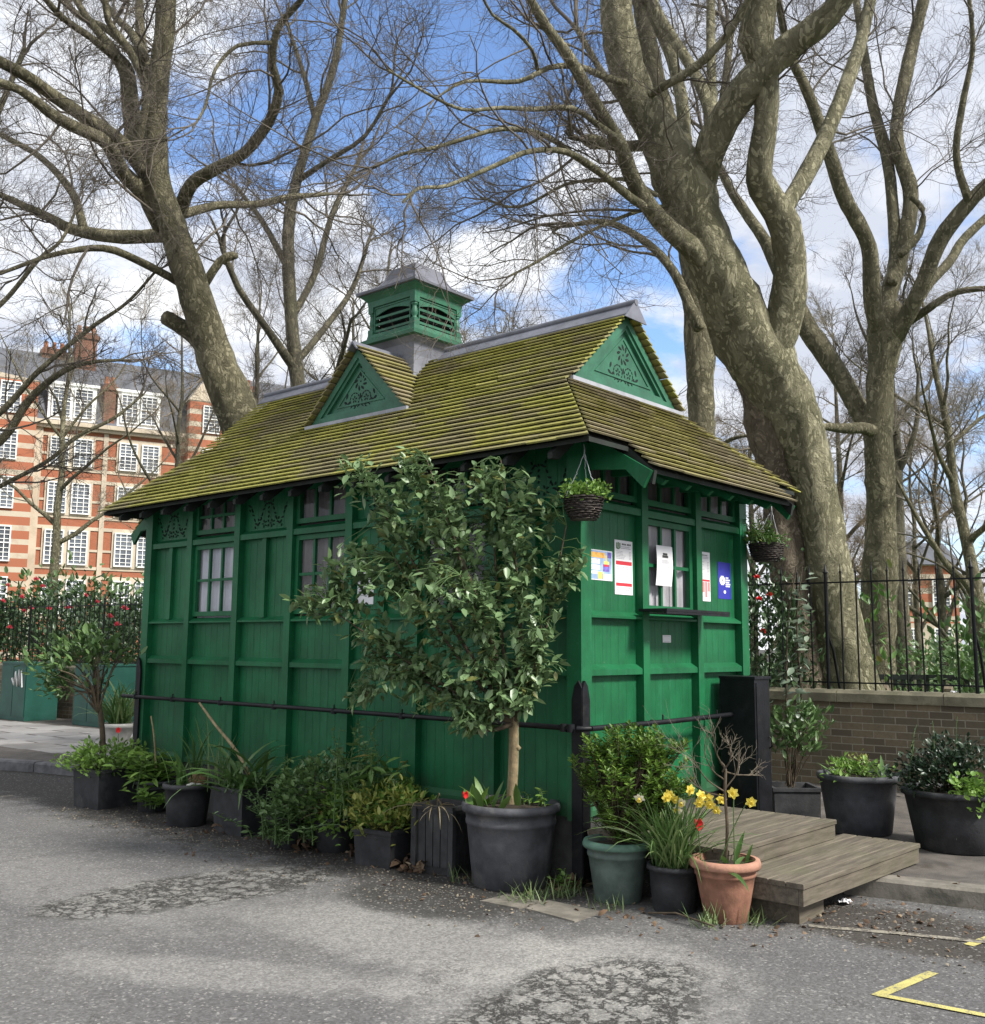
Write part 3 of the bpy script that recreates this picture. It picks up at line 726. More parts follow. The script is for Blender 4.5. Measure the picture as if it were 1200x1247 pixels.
for sy in (1, -1):                             # green verge boards closing the ends of the canopy
    for xx, dx in ((.085, .03), (2.315, -.03)):
        T = lambda y, z: (xx, y if sy > 0 else LN-y, z)
        mb = MB(); mb.prism([T(Y0-.165, EZ-.19*SL), T(-.02, EZ+.14), T(-.02, EZ-.11), T(Y0+.04, EZ-.14), T(Y0-.10, EZ-.28)], (dx, 0, 0)); mb.build('verge_board', 'green_paint', SH)
for i in range(6):
    x = .40+i*.32; mb = MB()
    mb.prism([(x-.02, .0, EZ+.05), (x-.02, Y0-.10, EZ-.19), (x-.02, Y0-.06, EZ-.22), (x-.02, Y0+.12, EZ-.13), (x-.02, 0, EZ-.12)], (.04, 0, 0)); mb.build('canopy_bracket', 'green_paint', SH)
for i in range(15):
    y = .0+i*.4; mb = MB()
    mb.prism([(.0, y-.02, EZ+.25), (X0+.04, y-.02, EZ-.05), (X0+.04, y-.02, EZ-.09), (X0+.12, y-.02, EZ-.085), (0, y-.02, EZ+.12)], (0, .04, 0)); mb.build('rafter_end', 'dark_timber', SH)
# gables
def inset(T3, w):
    A, Bp, Cp = (np.asarray(q, float) for q in T3)
    a, b_, c_ = np.linalg.norm(Bp-Cp), np.linalg.norm(A-Cp), np.linalg.norm(A-Bp); I = (a*A+b_*Bp+c_*Cp)/(a+b_+c_)
    r = np.linalg.norm(np.cross(Bp-A, Cp-A))/(a+b_+c_); f = 1-w/r
    return [I+(q-I)*f for q in (A, Bp, Cp)]
def gable(Q):
    """Q(u, v, d): u across, v up, d outwards"""
    tri = [(-.755, 0), (.755, 0), (0, .668)]
    if Q(0, 0, 0)[0] < 1: tri = [(-.645, 0), (.645, 0), (0, .638)]
    Tr = lambda t, d: [np.array(Q(u, v, d)) for u, v in t]
    mb = MB(); out = np.array(Q(0, 0, 1))-np.array(Q(0, 0, 0))
    mb.prism(Tr(tri, -.04), out*.03)
    g = mb.build('gable', 'gable_green', SH)
    mb = MB(); o0 = tri
    for w0, w1, d1 in ((0, .055, .035), (.052, .085, .018), (.13, .145, -.002)):
        A, Bq = inset([(*q, 0) for q in o0], w0+1e-4), inset([(*q, 0) for q in o0], w1)
        for i in range(3):
            j = (i+1) % 3; mb.prism(Tr([A[i][:2], A[j][:2], Bq[j][:2], Bq[i][:2]], -.012), out*(d1+.012))
    mb.build('moulding', 'gable_green', g)
    mb = MB(); rosette(mb, lambda u, v: Q(u, v+.235, -.0105), out*.003, .92); mb.build('fretwork', 'hole_shade', g)
    mb = MB(); w = tri[1][0]+.05
    mb.prism(Tr([(-w, -.035), (w, -.035), (w, -.004), (-w, -.004)], .0), out*.075)
    mb.build('flashing', 'lead_flashing', g)
M('lead_flashing', (0.30, 0.31, 0.34), 0.5, .2, 5, .15, 30)
gable(lambda u, v, d: (1.2+u, .42-d, 3.625+v)); gable(lambda u, v, d: (.42-d, 2.8-u, 3.645+v))
gable(lambda u, v, d: (1.2-u, LN-.42+d, 3.625+v))
# lead ridge
mb = MB()
for sx in (1, -1):
    for y0, y1 in ((.30, 2.46), (3.28, 5.30)):
        mb.prism([(1.2, y0, RIDGE+.062), (1.2+sx*.115, y0, RIDGE-.052), (1.2+sx*.11, y0, RIDGE-.066), (1.2, y0, RIDGE+.03)], (0, y1-y0, 0))
for y0, y1 in ((.29, 2.46), (3.28, 5.31)): mb.tube([(1.2, y0, RIDGE+.066), (1.2, (y0+y1)/2, RIDGE+.062), (1.2, y1, RIDGE+.066)], .027, 10)
mb.prism([(1.2-.16, .295, RIDGE-.09), (1.2+.16, .295, RIDGE-.09), (1.2, .295, RIDGE+.08)], (0, .012, 0))
for sx in (1, -1):
    for s2 in (1, -1):
        x0, x1 = (.31, 1.0) if sx > 0 else (2.09, 1.4)
        mb.prism([(x0, 2.8, 4.35), (x0, 2.8+s2*.06, 4.275), (x0, 2.8+s2*.055, 4.265), (x0, 2.8, 4.325)], (x1-x0, 0, 0))
mb.build('ridge_cap', 'lead', SH)
# ventilation lantern
LX, LY = 1.18, 2.87
def sq(h, z): return [(LX-h, LY-h, z), (LX+h, LY-h, z), (LX+h, LY+h, z), (LX-h, LY+h, z)]
def loft(mb, prof, mi=0, cap=True):
    V = [p for h, z in prof for p in sq(h, z)]
    F = [(4*i+k, 4*i+(k+1) % 4, 4*i+4+(k+1) % 4, 4*i+4+k) for i in range(len(prof)-1) for k in range(4)]
    if cap: F += [(3, 2, 1, 0), tuple(len(V)-4+k for k in range(4))]
    return mb.add(V, F, mi)
mb = MB(); loft(mb, [(.37, 3.995), (.325, 4.10), (.285, 4.22), (.27, 4.32), (.285, 4.44), (.325, 4.502)]); mb.build('lantern_skirt', 'lead', SH)
mb = MB(); loft(mb, [(.29, 4.495), (.372, 4.50), (.376, 4.535), (.335, 4.56), (.325, 4.60), (.30, 4.602)])
loft(mb, [(.29, 4.875), (.325, 4.878), (.333, 4.935), (.36, 4.965), (.385, 4.985), (.385, 4.995)])
loft(mb, [(.245, 4.58), (.245, 4.9)], 1)  # solid core, the dark behind the louvres painted as black
lb = mb.build('lantern_body', ['gable_green', 'hole_shade'], SH)
for sx in (1, -1):
    for sy in (1, -1):
        mb = MB(); c = (LX+sx*.292, LY+sy*.292, 0)
        mb.box((c[0]-.034, c[1]-.034, 4.60), (c[0]+.034, c[1]+.034, 4.655)); mb.box((c[0]-.034, c[1]-.034, 4.82), (c[0]+.034, c[1]+.034, 4.88))
        mb.lathe(c, [(.030, 4.655), (.035, 4.665), (.022, 4.675), (.022, 4.685), (.031, 4.705), (.034, 4.73), (.024, 4.775), (.020, 4.79), (.033, 4.80), (.033, 4.81), (.026, 4.82)], 12)
        mb.build('baluster', 'gable_green', lb)
for ax in (0, 1):
    for sg in (1, -1):
        def Q(u, d, z): return (LX+u, LY+sg*d, z) if ax == 0 else (LX+sg*d, LY+u, z)
        mb = MB()
        for z in (4.632, 4.697, 4.762):
            o = Q(-.255, .262, z); mb.obox(o, np.array(Q(.255, .262, z))-o, np.array(Q(-.255, .300, z-.012))-np.array(o), (0, 0, .010))
            mb.box(Q(-.255, .2995, z-.013), Q(.255, .306, z+.011))
        mb.box(Q(-.255, .272, 4.602), Q(-.243, .312, 4.872)); mb.box(Q(.243, .272, 4.602), Q(.255, .312, 4.872)); mb.box(Q(-.242, .272, 4.858), Q(.242, .312, 4.873))
        arch = [(-.242, 4.856)]+[(-.242+.484*k/10, 4.785+.045*math.sin(math.pi*k/10)) for k in range(11)]+[(.242, 4.856)]
        mb.prism([Q(u, .29, z) for u, z in arch], np.array(Q(0, .305, 0))-np.array(Q(0, .29, 0)))
        mb.build('louvre_panel', 'gable_green', lb)
mb = MB(); loft(mb, [(.30, 4.994), (.415, 4.997), (.418, 5.018), (.33, 5.060), (.255, 5.105), (.215, 5.165), (.180, 5.265), (.175, 5.280), (.160, 5.285), (.05, 5.350)])
for sx in (1, -1):
    for sy in (1, -1): mb.tube([(LX+sx*h, LY+sy*h, z) for h, z in ((.415, 5.022), (.33, 5.064), (.255, 5.109), (.215, 5.168), (.180, 5.270))], .009, 6)
mb.build('lantern_cap', 'lead', SH)

# papers on the serving side
M('print_grey', (0.35, 0.35, 0.37), .8, .1, 5, 0); M('print_dark', (0.05, 0.055, 0.05), .8, .2, 60, 0)
M('print_red', (0.55, 0.035, 0.05), .7, .1, 5, 0); M('print_pink', (0.62, 0.22, 0.22), .7, .1, 5, 0)
M('print_orange', (0.75, 0.40, 0.10), .6, .3, 20, 0); M('print_violet', (0.16, 0.12, 0.42), .6, .4, 30, 0); M('print_sky', (0.30, 0.42, 0.62), .6, .3, 12, 0)
M('print_blue', (0.030, 0.035, 0.33), .5, .1, 5, 0); M('print_yellow', (0.75, 0.62, 0.16), .6, .2, 20, 0); M('print_leaf', (0.12, 0.20, 0.10), .7, .3, 30, 0)
def poster(name, label, corners, yplane, mat, prints, curl=0.0, cat='notice', group=None):
    tl, tr, br, bl = (on(*c, 1, yplane) for c in corners)
    zt, zb = (tl[2]+tr[2])/2, (bl[2]+br[2])/2; u0, u1 = (tl[0]+bl[0])/2, (tr[0]+br[0])/2
    root = thing(name, ((u0+u1)/2, yplane, zb), label, cat, group)
    def S(u, v, d): return (u0+(u1-u0)*u, yplane-.003-d-curl*math.sin(math.pi*min(1, max(0, v)))*.5-curl*(1-v)*.4, zt+(zb-zt)*v)
    mb = MB(); n = 8
    for k in range(n): mb.add([S(0, k/n, 0), S(1, k/n, 0), S(1, (k+1)/n, 0), S(0, (k+1)/n, 0), S(0, k/n, -.0015), S(1, k/n, -.0015), S(1, (k+1)/n, -.0015), S(0, (k+1)/n, -.0015)], [(0, 3, 2, 1), (4, 5, 6, 7), (0, 4, 7, 3), (1, 2, 6, 5)]+([(0, 1, 5, 4)] if k == 0 else [])+([(3, 7, 6, 2)] if k == n-1 else []))
    mb.build('sheet', mat, root)
    by = {}
    for p in prints:
        pm, x0, y0, x1, y1 = p[:5]; lay = p[5] if len(p) > 5 else 0
        q = by.setdefault(pm, MB()); kk = max(1, int((y1-y0)*8))
        for i in range(kk):
            a, c = y0+(y1-y0)*i/kk, y0+(y1-y0)*(i+1)/kk; d = .0008+.0006*lay
            q.add([S(x0, a, d), S(x1, a, d), S(x1, c, d), S(x0, c, d)], [(0, 3, 2, 1)])
    for pm, q in by.items(): q.build('print', pm, root)
    return root
YP = TH
rl = random.Random(3)
def lines(x0, x1, y0, y1, n, th=.35, ragged=.5, mat='print_grey'):
    out = []; st = (y1-y0)/n
    for i in range(n):
        x = x0; end = x0+(x1-x0)*(1-ragged*rl.random())
        while x < end:
            w = rl.uniform(.04, .14)*(x1-x0)*1.5; out.append((mat, x, y0+i*st, min(end, x+w), y0+i*st+st*th)); x += w+.025*(x1-x0)
    return out
def oval(mat, cx, cyy, rx, ry, lay, n=7):
    out = []
    for i in range(n):
        a, c = -1+2*i/n, -1+2*(i+1)/n; w = math.sqrt(1-((a+c)/2)**2); out.append((mat, cx-rx*w, cyy+ry*a, cx+rx*w, cyy+ry*c, lay))
    return out
poster('poster', 'small colourful poster with yellow and blue blocks pinned at the left of the hatch', [(714.5, 667.5), (745.5, 672), (745.5, 708), (714.5, 705)], YP, 'paper',
       [('print_sky', .03, .03, .97, .97), ('print_orange', .05, .08, .70, .26, 1), ('paper', .07, .30, .50, .46, 1), ('paper', .07, .50, .50, .66, 1), ('paper', .07, .70, .40, .80, 1),
        ('print_yellow', .72, .16, .78, .38, 1), ('print_yellow', .65, .36, .86, .46, 2), ('print_violet', .62, .46, .88, .70, 1), ('print_red', .64, .47, .86, .53, 2), ('print_violet', .80, .05, .96, .24, 1), ('print_yellow', .42, .72, .62, .95, 1),
        ('paper', .60, .78, .95, .96, 1)]+[(a, b+.02, c, d-.02, e, 2) for a, b, c, d, e in lines(.10, .46, .32, .44, 3, .4)+lines(.10, .46, .53, .64, 3, .4)], cat='poster')
ML = [('print_leaf', .08, .05, .16, .16), ('print_leaf', .18, .04, .24, .13), ('print_leaf', .26, .05, .32, .15), ('print_leaf', .12, .14, .26, .17)]+[('print_dark', x, .055, x+.06, .085) for x in (.40, .48, .56, .68, .76, .84)]
poster('menu_sheet', 'tall white menu with two red bands beside the serving window', [(748.3, 657), (770.5, 660), (770, 725.5), (748.8, 723)], YP, 'paper',
       ML+lines(.36, .92, .11, .17, 2, .4, .2)+lines(.08, .62, .20, .36, 6, .35)+lines(.80, .92, .20, .36, 6, .35, .1)+[('print_red', .06, .385, .95, .455), ('print_red', .06, .785, .95, .845)]
       + lines(.08, .30, .49, .76, 8, .3, .4)+lines(.40, .56, .49, .76, 8, .3, .1)+lines(.62, .78, .49, .76, 8, .3, .1)+lines(.84, .93, .49, .76, 8, .3, .1)+lines(.08, .30, .87, .95, 2, .3, .4)+lines(.40, .93, .87, .95, 2, .3, .1), cat='menu')
poster('window_notice', 'plain white notice curling off the serving window panes', [(797.8, 664), (817, 666), (818, 714), (798.6, 713)], .012, 'paper',
       [('print_dark', .38, .18, .66, .235), ('print_dark', .34, .24, .70, .30)]+lines(.30, .78, .36, .46, 4, .4, .3)+[('print_grey', .62, .53, .76, .545)], .02)
poster('menu_sheet', 'tall white menu with a red table in its lower corner, next to the blue notice', [(848, 671), (864, 673), (865.6, 733), (849, 731)], YP, 'paper',
       ML[:4]+[('print_dark', x, .055, x+.06, .08) for x in (.42, .52, .62, .74)]+lines(.36, .92, .10, .15, 2, .4, .2)+lines(.06, .60, .20, .56, 12, .3)+lines(.78, .92, .20, .54, 11, .3, .1)
       + [('print_red', .42, .56, .96, .60), ('print_pink', .42, .61, .56, .82), ('print_pink', .60, .61, .76, .92), ('print_pink', .80, .61, .96, .80)]+lines(.08, .36, .62, .94, 10, .3), cat='menu')
poster('blue_notice', 'narrow blue notice with a white disc near the far end of the front', [(873.5, 684), (889.5, 686), (890.6, 730), (875, 729)], YP, 'print_blue',
       oval('paper', .33, .50, .22, .125, 1)+[('print_grey', .26, .47, .40, .53, 2)]+[('paper', .58, y, x, y+.04) for y, x in ((.40, .80), (.46, .92), (.52, .86), (.575, .94), (.63, .90))]+oval('paper', .50, .81, .09, .045, 1, 5))
poster('sticker', 'little blank white square sticker below the serving shelf', [(807, 773), (817, 774), (817, 783), (807, 782)], YP, 'paper', [('print_grey', .12, .12, .88, .16), ('print_grey', .12, .84, .88, .88)], cat='sticker')
q0 = on(446, 694, 0, TH); q1 = on(446, 736, 0, TH)
nt_ = thing('wall_notice', (TH, q0[1], q1[2]), 'white notice on the long green wall, half hidden by the tub tree', 'notice')
mb = MB(); mb.box((TH-.003, q0[1]-.10, q1[2]), (TH-.001, q0[1]+.10, q0[2])); mb.build('sheet', 'paper', nt_)
mb = MB()
for i in range(9):
    z = q0[2]-.03-i*.022; mb.box((TH-.0042, q0[1]-.07+.04*rl.random(), z), (TH-.0034, q0[1]+.075, z-.008))
mb.build('print', 'print_grey', nt_)

# black metal cupboard at the end of the serving side
cb = thing('metal_cupboard', (2.02, -.18, .12), 'tall black metal cupboard standing against the right end of the hut', 'cupboard')
mb = MB(); mb.box((1.88, -.33, .13), (2.14, -.024, 1.33)); mb.box((1.868, -.342, 1.33), (2.152, -.023, 1.35)); mb.box((1.89, -.32, .115), (2.13, -.03, .13)); mb.build('body', 'black_paint', cb)
mb = MB(); mb.box((1.905, -.336, .17), (2.115, -.3305, 1.30)); d_ = mb.build('door', 'black_paint', cb)
mb = MB(); mb.tube([(2.10, -.338, .78), (2.10, -.355, .79), (2.10, -.355, .86), (2.10, -.338, .87)], .006, 6); mb.build('handle', 'black_paint', d_)

# ------------------------------------------------------------------ trees
WF = 1.0
def px_limb(pts, d0, d1=None, step=.14, dz=None):
    d1 = d0 if d1 is None else d1; n = len(pts); out = []
    for i, (x, y, w) in enumerate(pts):
        d = d0+(d1-d0)*i/(n-1)
        if dz: d += dz*math.sin(math.pi*i/(n-1))
        out.append([*at(x, y, d), WF*w*d/FPX/2])
    return catmull(out, step)
def limb_mesh(mb_list, L4, rng, n=14, rough=.07, flare=0.0):
    P, R = L4[:, :3].copy(), L4[:, 3].copy()
    t0, t1 = unit(P[0]-P[1]), unit(P[-1]-P[-2])                    # rounded ends
    P = np.vstack([P[0]+t0*R[0]*.45, P[0]+t0*R[0]*.28, P, P[-1]+t1*R[-1]*.28, P[-1]+t1*R[-1]*.45]); R = np.r_[R[0]*.03, R[0]*.7, R, R[-1]*.7, R[-1]*.03]; K = len(P)
    V, F = tube_np(P[None], np.ones((1, K)), n); V = V.reshape(K, n, 3)
    k = np.arange(K)[:, None]; a = np.arange(n)[None]*2*math.pi/n; ph = rng.uniform(0, 6, 8)
    nz = (np.sin(2*a+ph[0]+k*.21)*.5+np.sin(3*a+ph[1]-k*.17)*.35+np.sin(5*a+k*.5+ph[2])*.25+np.sin(k*.55+ph[3])*.4+np.sin(k*1.3+a+ph[4])*.3)*rough
    nz = nz+(np.sin(7*a+k*.9+ph[5])*.22+np.sin(4*a-k*1.7+ph[6])*.22+np.sin(k*2.3+2*a+ph[7])*.2)*rough+rng.normal(0, rough*.42, (K, n))
    V = P[:, None]+(V-P[:, None])*(R[:, None]*(1+nz))[..., None]
    o = sum(len(v) for v, _ in mb_list); mb_list.append((V.reshape(-1, 3), F+o))
def merge(ml): return np.vstack([v for v, _ in ml]), np.vstack([f for _, f in ml])
def resample(P4, K):
    s = np.r_[0, np.cumsum(np.linalg.norm(np.diff(P4[:, :3], axis=0), axis=1))]; t = np.linspace(0, s[-1], K)
    return np.stack([np.interp(t, s, P4[:, j]) for j in range(4)], 1), s[-1]
def sprout(P, R, Ln, per, lf, K, rng, tmin=.2, amin=.5, amax=1.15, rf=.6, rmax=.03, up=.10, wig=.22, taper=.35, lmin=.12, lmax=9):
    """children of N parent polylines, all with K points"""
    N, K0, _ = P.shape; per = np.broadcast_to(per, (N,)).astype(int); idx = np.repeat(np.arange(N), per); M_ = len(idx)
    if not M_: return np.zeros((0, K, 3)), np.zeros((0, K)), np.zeros(0)
    t = tmin+(1-tmin)*rng.random(M_)**.85; f = t*(K0-1); i = np.minimum(f.astype(int), K0-2); w = (f-i)[:, None]
    b = P[idx, i]*(1-w)+P[idx, i+1]*w; r0 = R[idx, i]*(1-w[:, 0])+R[idx, i+1]*w[:, 0]
    tg = unit(P[idx, i+1]-P[idx, i]); rd = rng.normal(size=(M_, 3)); pp = unit(rd-tg*(rd*tg).sum(1, keepdims=True))
    a = rng.uniform(amin, amax, M_)[:, None]; d = unit(tg*np.cos(a)+pp*np.sin(a)+np.array([0, 0, up]))
    L = np.clip(Ln[idx]*lf*(1.25-.7*t)*rng.uniform(.55, 1.3, M_), lmin, lmax)
    Q = np.zeros((M_, K, 3)); Q[:, 0] = b; seg = (L/(K-1))[:, None]
    for k in range(1, K):
        Q[:, k] = Q[:, k-1]+d*seg; d = unit(d+rng.normal(0, wig, (M_, 3))+np.array([0, 0, up*.5]))
    rb = np.minimum(r0*rf, rmax*rng.uniform(.7, 1.1, M_)); RR = rb[:, None]*np.linspace(1, taper, K)
    return Q, RR, L
def crown(limbs, rng, dens=1.0, l1=2.4, lv=(7, 6, 4), thin=1.0, up=.08, n1=1.15, tmin=.15):
    ml = []; P1, R1, L1 = [], [], []
    for L4 in limbs:
        Q, ln = resample(L4, 14)
        if ln < 1.3: continue
        n = max(2, int(ln*n1*dens)); p, r, l = sprout(Q[None, :, :3], Q[None, :, 3], np.array([l1/0.5]), n, .5, 9, rng, tmin, .5, 1.2, .50, .026*thin, up, .20, .4, .5, 4.5)
        P1.append(p); R1.append(r); L1.append(l)
        # the limb's own tip carries on as a branch
        p, r, l = sprout(Q[None, -3:, :3], Q[None, -3:, 3], np.array([l1/0.5]), 3, .55, 9, rng, .6, .1, .5, .8, .05*thin, up, .18, .35, .5, 4.5)
        P1.append(p); R1.append(r); L1.append(l)
    P, R, L = np.vstack(P1), np.vstack(R1), np.concatenate(L1)
    def put(P, R, n):
        if len(P):
            v, f = tube_np(P, R, n); o = sum(len(q) for q, _ in ml); ml.append((v, f+o))
    put(P, R, 5)
    for li, (per, lf, K, rm, nn) in enumerate(((lv[0], .58, 8, .0105, 4), (lv[1], .60, 6, .0056, 3), (lv[2], .75, 5, .0034, 3))):
        if per <= 0: break
        cnt = np.maximum(1, (per*np.clip(L/np.median(L), .4, 1.8)*rng.uniform(.7, 1.3, len(L))).round())
        P, R, L = sprout(P, R, L, cnt, lf, K, rng, .15, .45, 1.15, .7, rm*thin, up*.6-.02*li, .27, .5, .10)
        put(P, R, nn)
    return merge(ml)
def make_tree(name, label, trunk, limbs, bark, twigm, seed, group=None, loc=None, extra=None, crown_limbs=None, tn=18, **kw):
    rg = np.random.default_rng(seed); base = trunk[0][:3] if loc is None else np.array(loc)
    root = thing(name, tuple(base), label, 'tree', group)
    ml = []; limb_mesh(ml, trunk, rg, tn, .075); V, F = merge(ml); link_mesh('trunk', V, F, bark, root, smooth=True)
    for L4 in limbs:
        ml = []; limb_mesh(ml, L4, rg, 12, .06); V, F = merge(ml); link_mesh('limb', V, F, bark, root, smooth=True)
    if extra: extra(root, rg)
    V, F = crown(crown_limbs if crown_limbs is not None else limbs, rg, **kw)
    link_mesh('crown', V, F, twigm, root, smooth=True)
    return root

# plane on the left, leaning out from behind the hut
D = 14.0; WF = .88
tr = px_limb([(352, 800, 70), (345, 700, 64), (328, 600, 60), (298, 520, 56), (268, 450, 52), (244, 380, 46), (225, 320, 43), (208, 270, 40), (193, 225, 36), (190, 190, 32), (190, 140, 29), (195, 80, 27), (202, 20, 26), (205, -60, 24)], D, D-1.0)
lm = [([(199, 275, 30), (178, 238, 26), (150, 210, 23), (137, 185, 20), (122, 168, 18), (85, 152, 16), (58, 135, 15), (25, 110, 12), (-30, 90, 10)], -.2, -3.0),
      ([(183, 215, 26), (165, 192, 23), (138, 165, 20), (100, 140, 19), (54, 108, 18), (25, 88, 17), (-30, 60, 15)], -.5, -2.5),
      ([(180, 210, 26), (166, 175, 26), (160, 140, 24), (155, 90, 22), (142, 70, 18), (125, 45, 12), (105, 20, 10), (82, -20, 9)], -.5, -.5),
      ([(143, 72, 13), (110, 45, 10), (75, 20, 9), (40, -20, 8)], -.5, -2), ([(180, 90, 17), (172, 50, 14), (169, -20, 11)], -.6, .6), ([(176, 70, 14), (160, 40, 11), (140, 20, 9), (115, -15, 8)], -.7, 1.5),
      ([(165, 65, 13), (130, 35, 10), (95, 18, 9), (65, -15, 8)], -.7, .5),
      ([(216, 264, 22), (233, 225, 18), (262, 206, 18), (298, 186, 16), (328, 148, 15), (340, 110, 13), (332, 80, 11), (338, 35, 10), (365, 2, 8), (385, -30, 7)], -.2, -2.2),
      ([(216, 262, 14), (265, 250, 11), (316, 248, 10), (352, 240, 9), (400, 236, 5)], -.1, 2.0), ([(330, 52, 6), (290, 55, 5), (262, 85, 4.5), (250, 130, 4), (235, 155, 3)], -2.2, -3),
      ([(214, 285, 26), (192, 287, 20), (138, 288, 18), (88, 279, 16), (62, 266, 13), (0, 237, 9), (-30, 225, 8)], -.2, 1.6), ([(102, 277, 13), (88, 235, 11), (50, 192, 9), (0, 163, 7), (-20, 150, 6)], .6, 2.5),
      ([(232, 352, 14), (217, 343, 12), (168, 317, 11), (125, 302, 10), (65, 310, 7), (0, 333, 5)], -.1, -1.6), ([(250, 425, 28), (236, 408, 24), (214, 393, 23), (200, 386, 19)], -.2, -.4), ([(250, 345, 12), (268, 318, 11), (281, 312, 13), (289, 312, 7)], .0, .1),
      ([(172, 205, 13), (165, 190, 11), (178, 117, 11), (160, 65, 11), (132, 25, 10), (128, -25, 9)], -.8, -1.6)]
lm = [px_limb(p, D+a, D+b_) for p, a, b_ in lm]
make_tree('plane_tree', 'big leaning plane tree rising behind the left end of the mossy roof', tr, lm, 'plane_bark', 'twig', 11, 'old plane trees', loc=(tr[0][0], tr[0][1], .13), crown_limbs=lm+[tr[-30:]], dens=1.1, l1=2.1, lv=(6, 7, 5), thin=.8)

# the great double-stemmed plane at the right
D = 12.6; WF = .85
tr = px_limb([(1036, 855, 100), (1028, 805, 78), (1006, 680, 66), (984, 560, 64), (958, 490, 78), (928, 440, 92), (900, 392, 84), (876, 335, 82), (850, 278, 80), (832, 222, 80), (802, 164, 60), (772, 110, 50), (756, 50, 46), (746, -50, 40)], D, D-.5)
lm = [([(850, 235, 50), (860, 200, 46), (880, 150, 46), (915, 100, 44), (963, 55, 42), (1008, 20, 37), (1045, -30, 30)], -.3, -1.5),
      ([(925, 450, 60), (942, 420, 56), (955, 385, 50), (963, 330, 47), (956, 275, 46), (930, 228, 40), (925, 205, 36), (933, 150, 36), (933, 90, 40), (921, 48, 52), (930, 0, 40), (934, -60, 36)], -.2, -1.2),
      ([(950, 268, 28), (964, 240, 23), (980, 216, 25), (1008, 160, 24), (1032, 100, 22), (1052, 40, 18), (1066, -30, 15)], -.4, .8),
      ([(895, 362, 46), (870, 330, 36), (838, 298, 30), (804, 268, 27), (774, 224, 23), (754, 174, 20), (724, 124, 19), (694, 70, 17), (664, 30, 15), (632, -25, 12)], -.2, -1.8),
      ([(818, 280, 18), (795, 258, 14), (767, 240, 11.5), (730, 209, 10), (690, 185, 9), (646, 184, 8), (602, 202, 7), (545, 226, 6), (511, 229, 5), (491, 246, 4)], -.4, -3.4),
      ([(767, 236, 10), (703, 192, 8.5), (679, 173, 8), (649, 160, 7.5), (609, 157, 7), (568, 168, 6), (528, 180, 5.5), (491, 187, 5), (454, 205, 3.5)], -.8, -2.6),
      ([(800, 238, 7), (767, 219, 6), (730, 220, 5.5), (690, 224, 5), (632, 252, 4), (585, 240, 3)], -.6, .6), ([(748, 166, 10), (723, 148, 8.5), (696, 131, 7.5), (649, 133, 7), (612, 131, 6), (562, 133, 5), (511, 108, 4.5), (471, 84, 3.5)], -1.2, -3.0),
      ([(770, 102, 12), (737, 94, 10), (706, 81, 9), (669, 82, 8), (632, 99, 6.5), (568, 99, 4.5), (530, 120, 3)], -.5, -2.2), ([(655, 84, 6), (648, 60, 5), (625, 35, 5), (600, 18, 4), (585, -10, 4)], -1.6, -3),
      ([(840, 170, 17), (767, 178, 15), (738, 175, 15), (722, 172, 21), (714, 170, 16)], -.2, -.6), ([(862, 250, 7), (800, 252, 6), (753, 266, 5.5), (703, 290, 5), (652, 320, 4), (619, 337, 3)], -.3, -1.4),
      ([(838, 205, 26), (834, 175, 21), (831, 124, 18), (814, 60, 16), (778, -15, 14)], .3, 2.0), ([(872, 168, 18), (858, 114, 18), (838, 75, 16), (804, 20, 14), (788, -20, 13)], .2, 1.5), ([(870, 165, 16), (868, 124, 14), (866, 60, 13), (866, -20, 12)], .2, 1.2),
      ([(788, 118, 10), (805, 107, 11), (849, 80, 12), (888, 40, 11), (914, -5, 10)], -.5, -1.4)]
lm = [px_limb(p, D+a, D+b_) for p, a, b_ in lm]
def second_stem(root, rg):
    L4 = px_limb([(968, 865, 72), (975, 800, 60), (961, 700, 54), (947, 590, 52), (934, 510, 60), (918, 445, 56)], D+.0, D+.02)
    ml = []; limb_mesh(ml, L4, rg, 16, .09); V, F = merge(ml); o = link_mesh('root_stem', V, F, 'brown_plane_bark', root, smooth=True)
    o['label'] = 'rough brown old stem fused to the pale trunk'
make_tree('plane_tree', 'huge plane tree with pale peeling bark behind the right railings', tr, lm, 'pale_plane_bark', 'twig', 12, 'old plane trees', loc=(tr[0][0], tr[0][1], .13), extra=second_stem, crown_limbs=lm+[tr[-30:]], tn=22, dens=.9, l1=1.9, lv=(6, 6, 5), thin=.72)

# trunk seen between the gable and the great plane
D = 15.0
tr = px_limb([(862, 800, 52), (860, 640, 42), (856, 540, 38), (853, 450, 40), (850, 380, 40), (842, 300, 36), (824, 200, 32), (800, 100, 28), (780, 0, 22), (770, -60, 18)], D, D+1.5)
lm = [px_limb(p, D+a, D+b_) for p, a, b_ in (([(852, 400, 18), (820, 330, 14), (780, 290, 11), (735, 270, 9), (690, 275, 6)], .2, 1), ([(838, 290, 20), (860, 220, 16), (880, 130, 13), (890, 40, 10)], .5, 2.5), ([(826, 215, 16), (780, 150, 13), (735, 90, 10), (700, 30, 8)], .8, 2.5), ([(857, 560, 8), (890, 535, 6), (915, 530, 4)], 0, -.5))]
make_tree('plane_tree', 'straight plane trunk just right of the front gable, half hidden by the great plane', tr, lm, 'plane_bark', 'twig', 13, 'old plane trees', loc=(tr[0][0], tr[0][1], .13), crown_limbs=lm+[tr[-25:]], dens=.9, lv=(6, 5, 4))

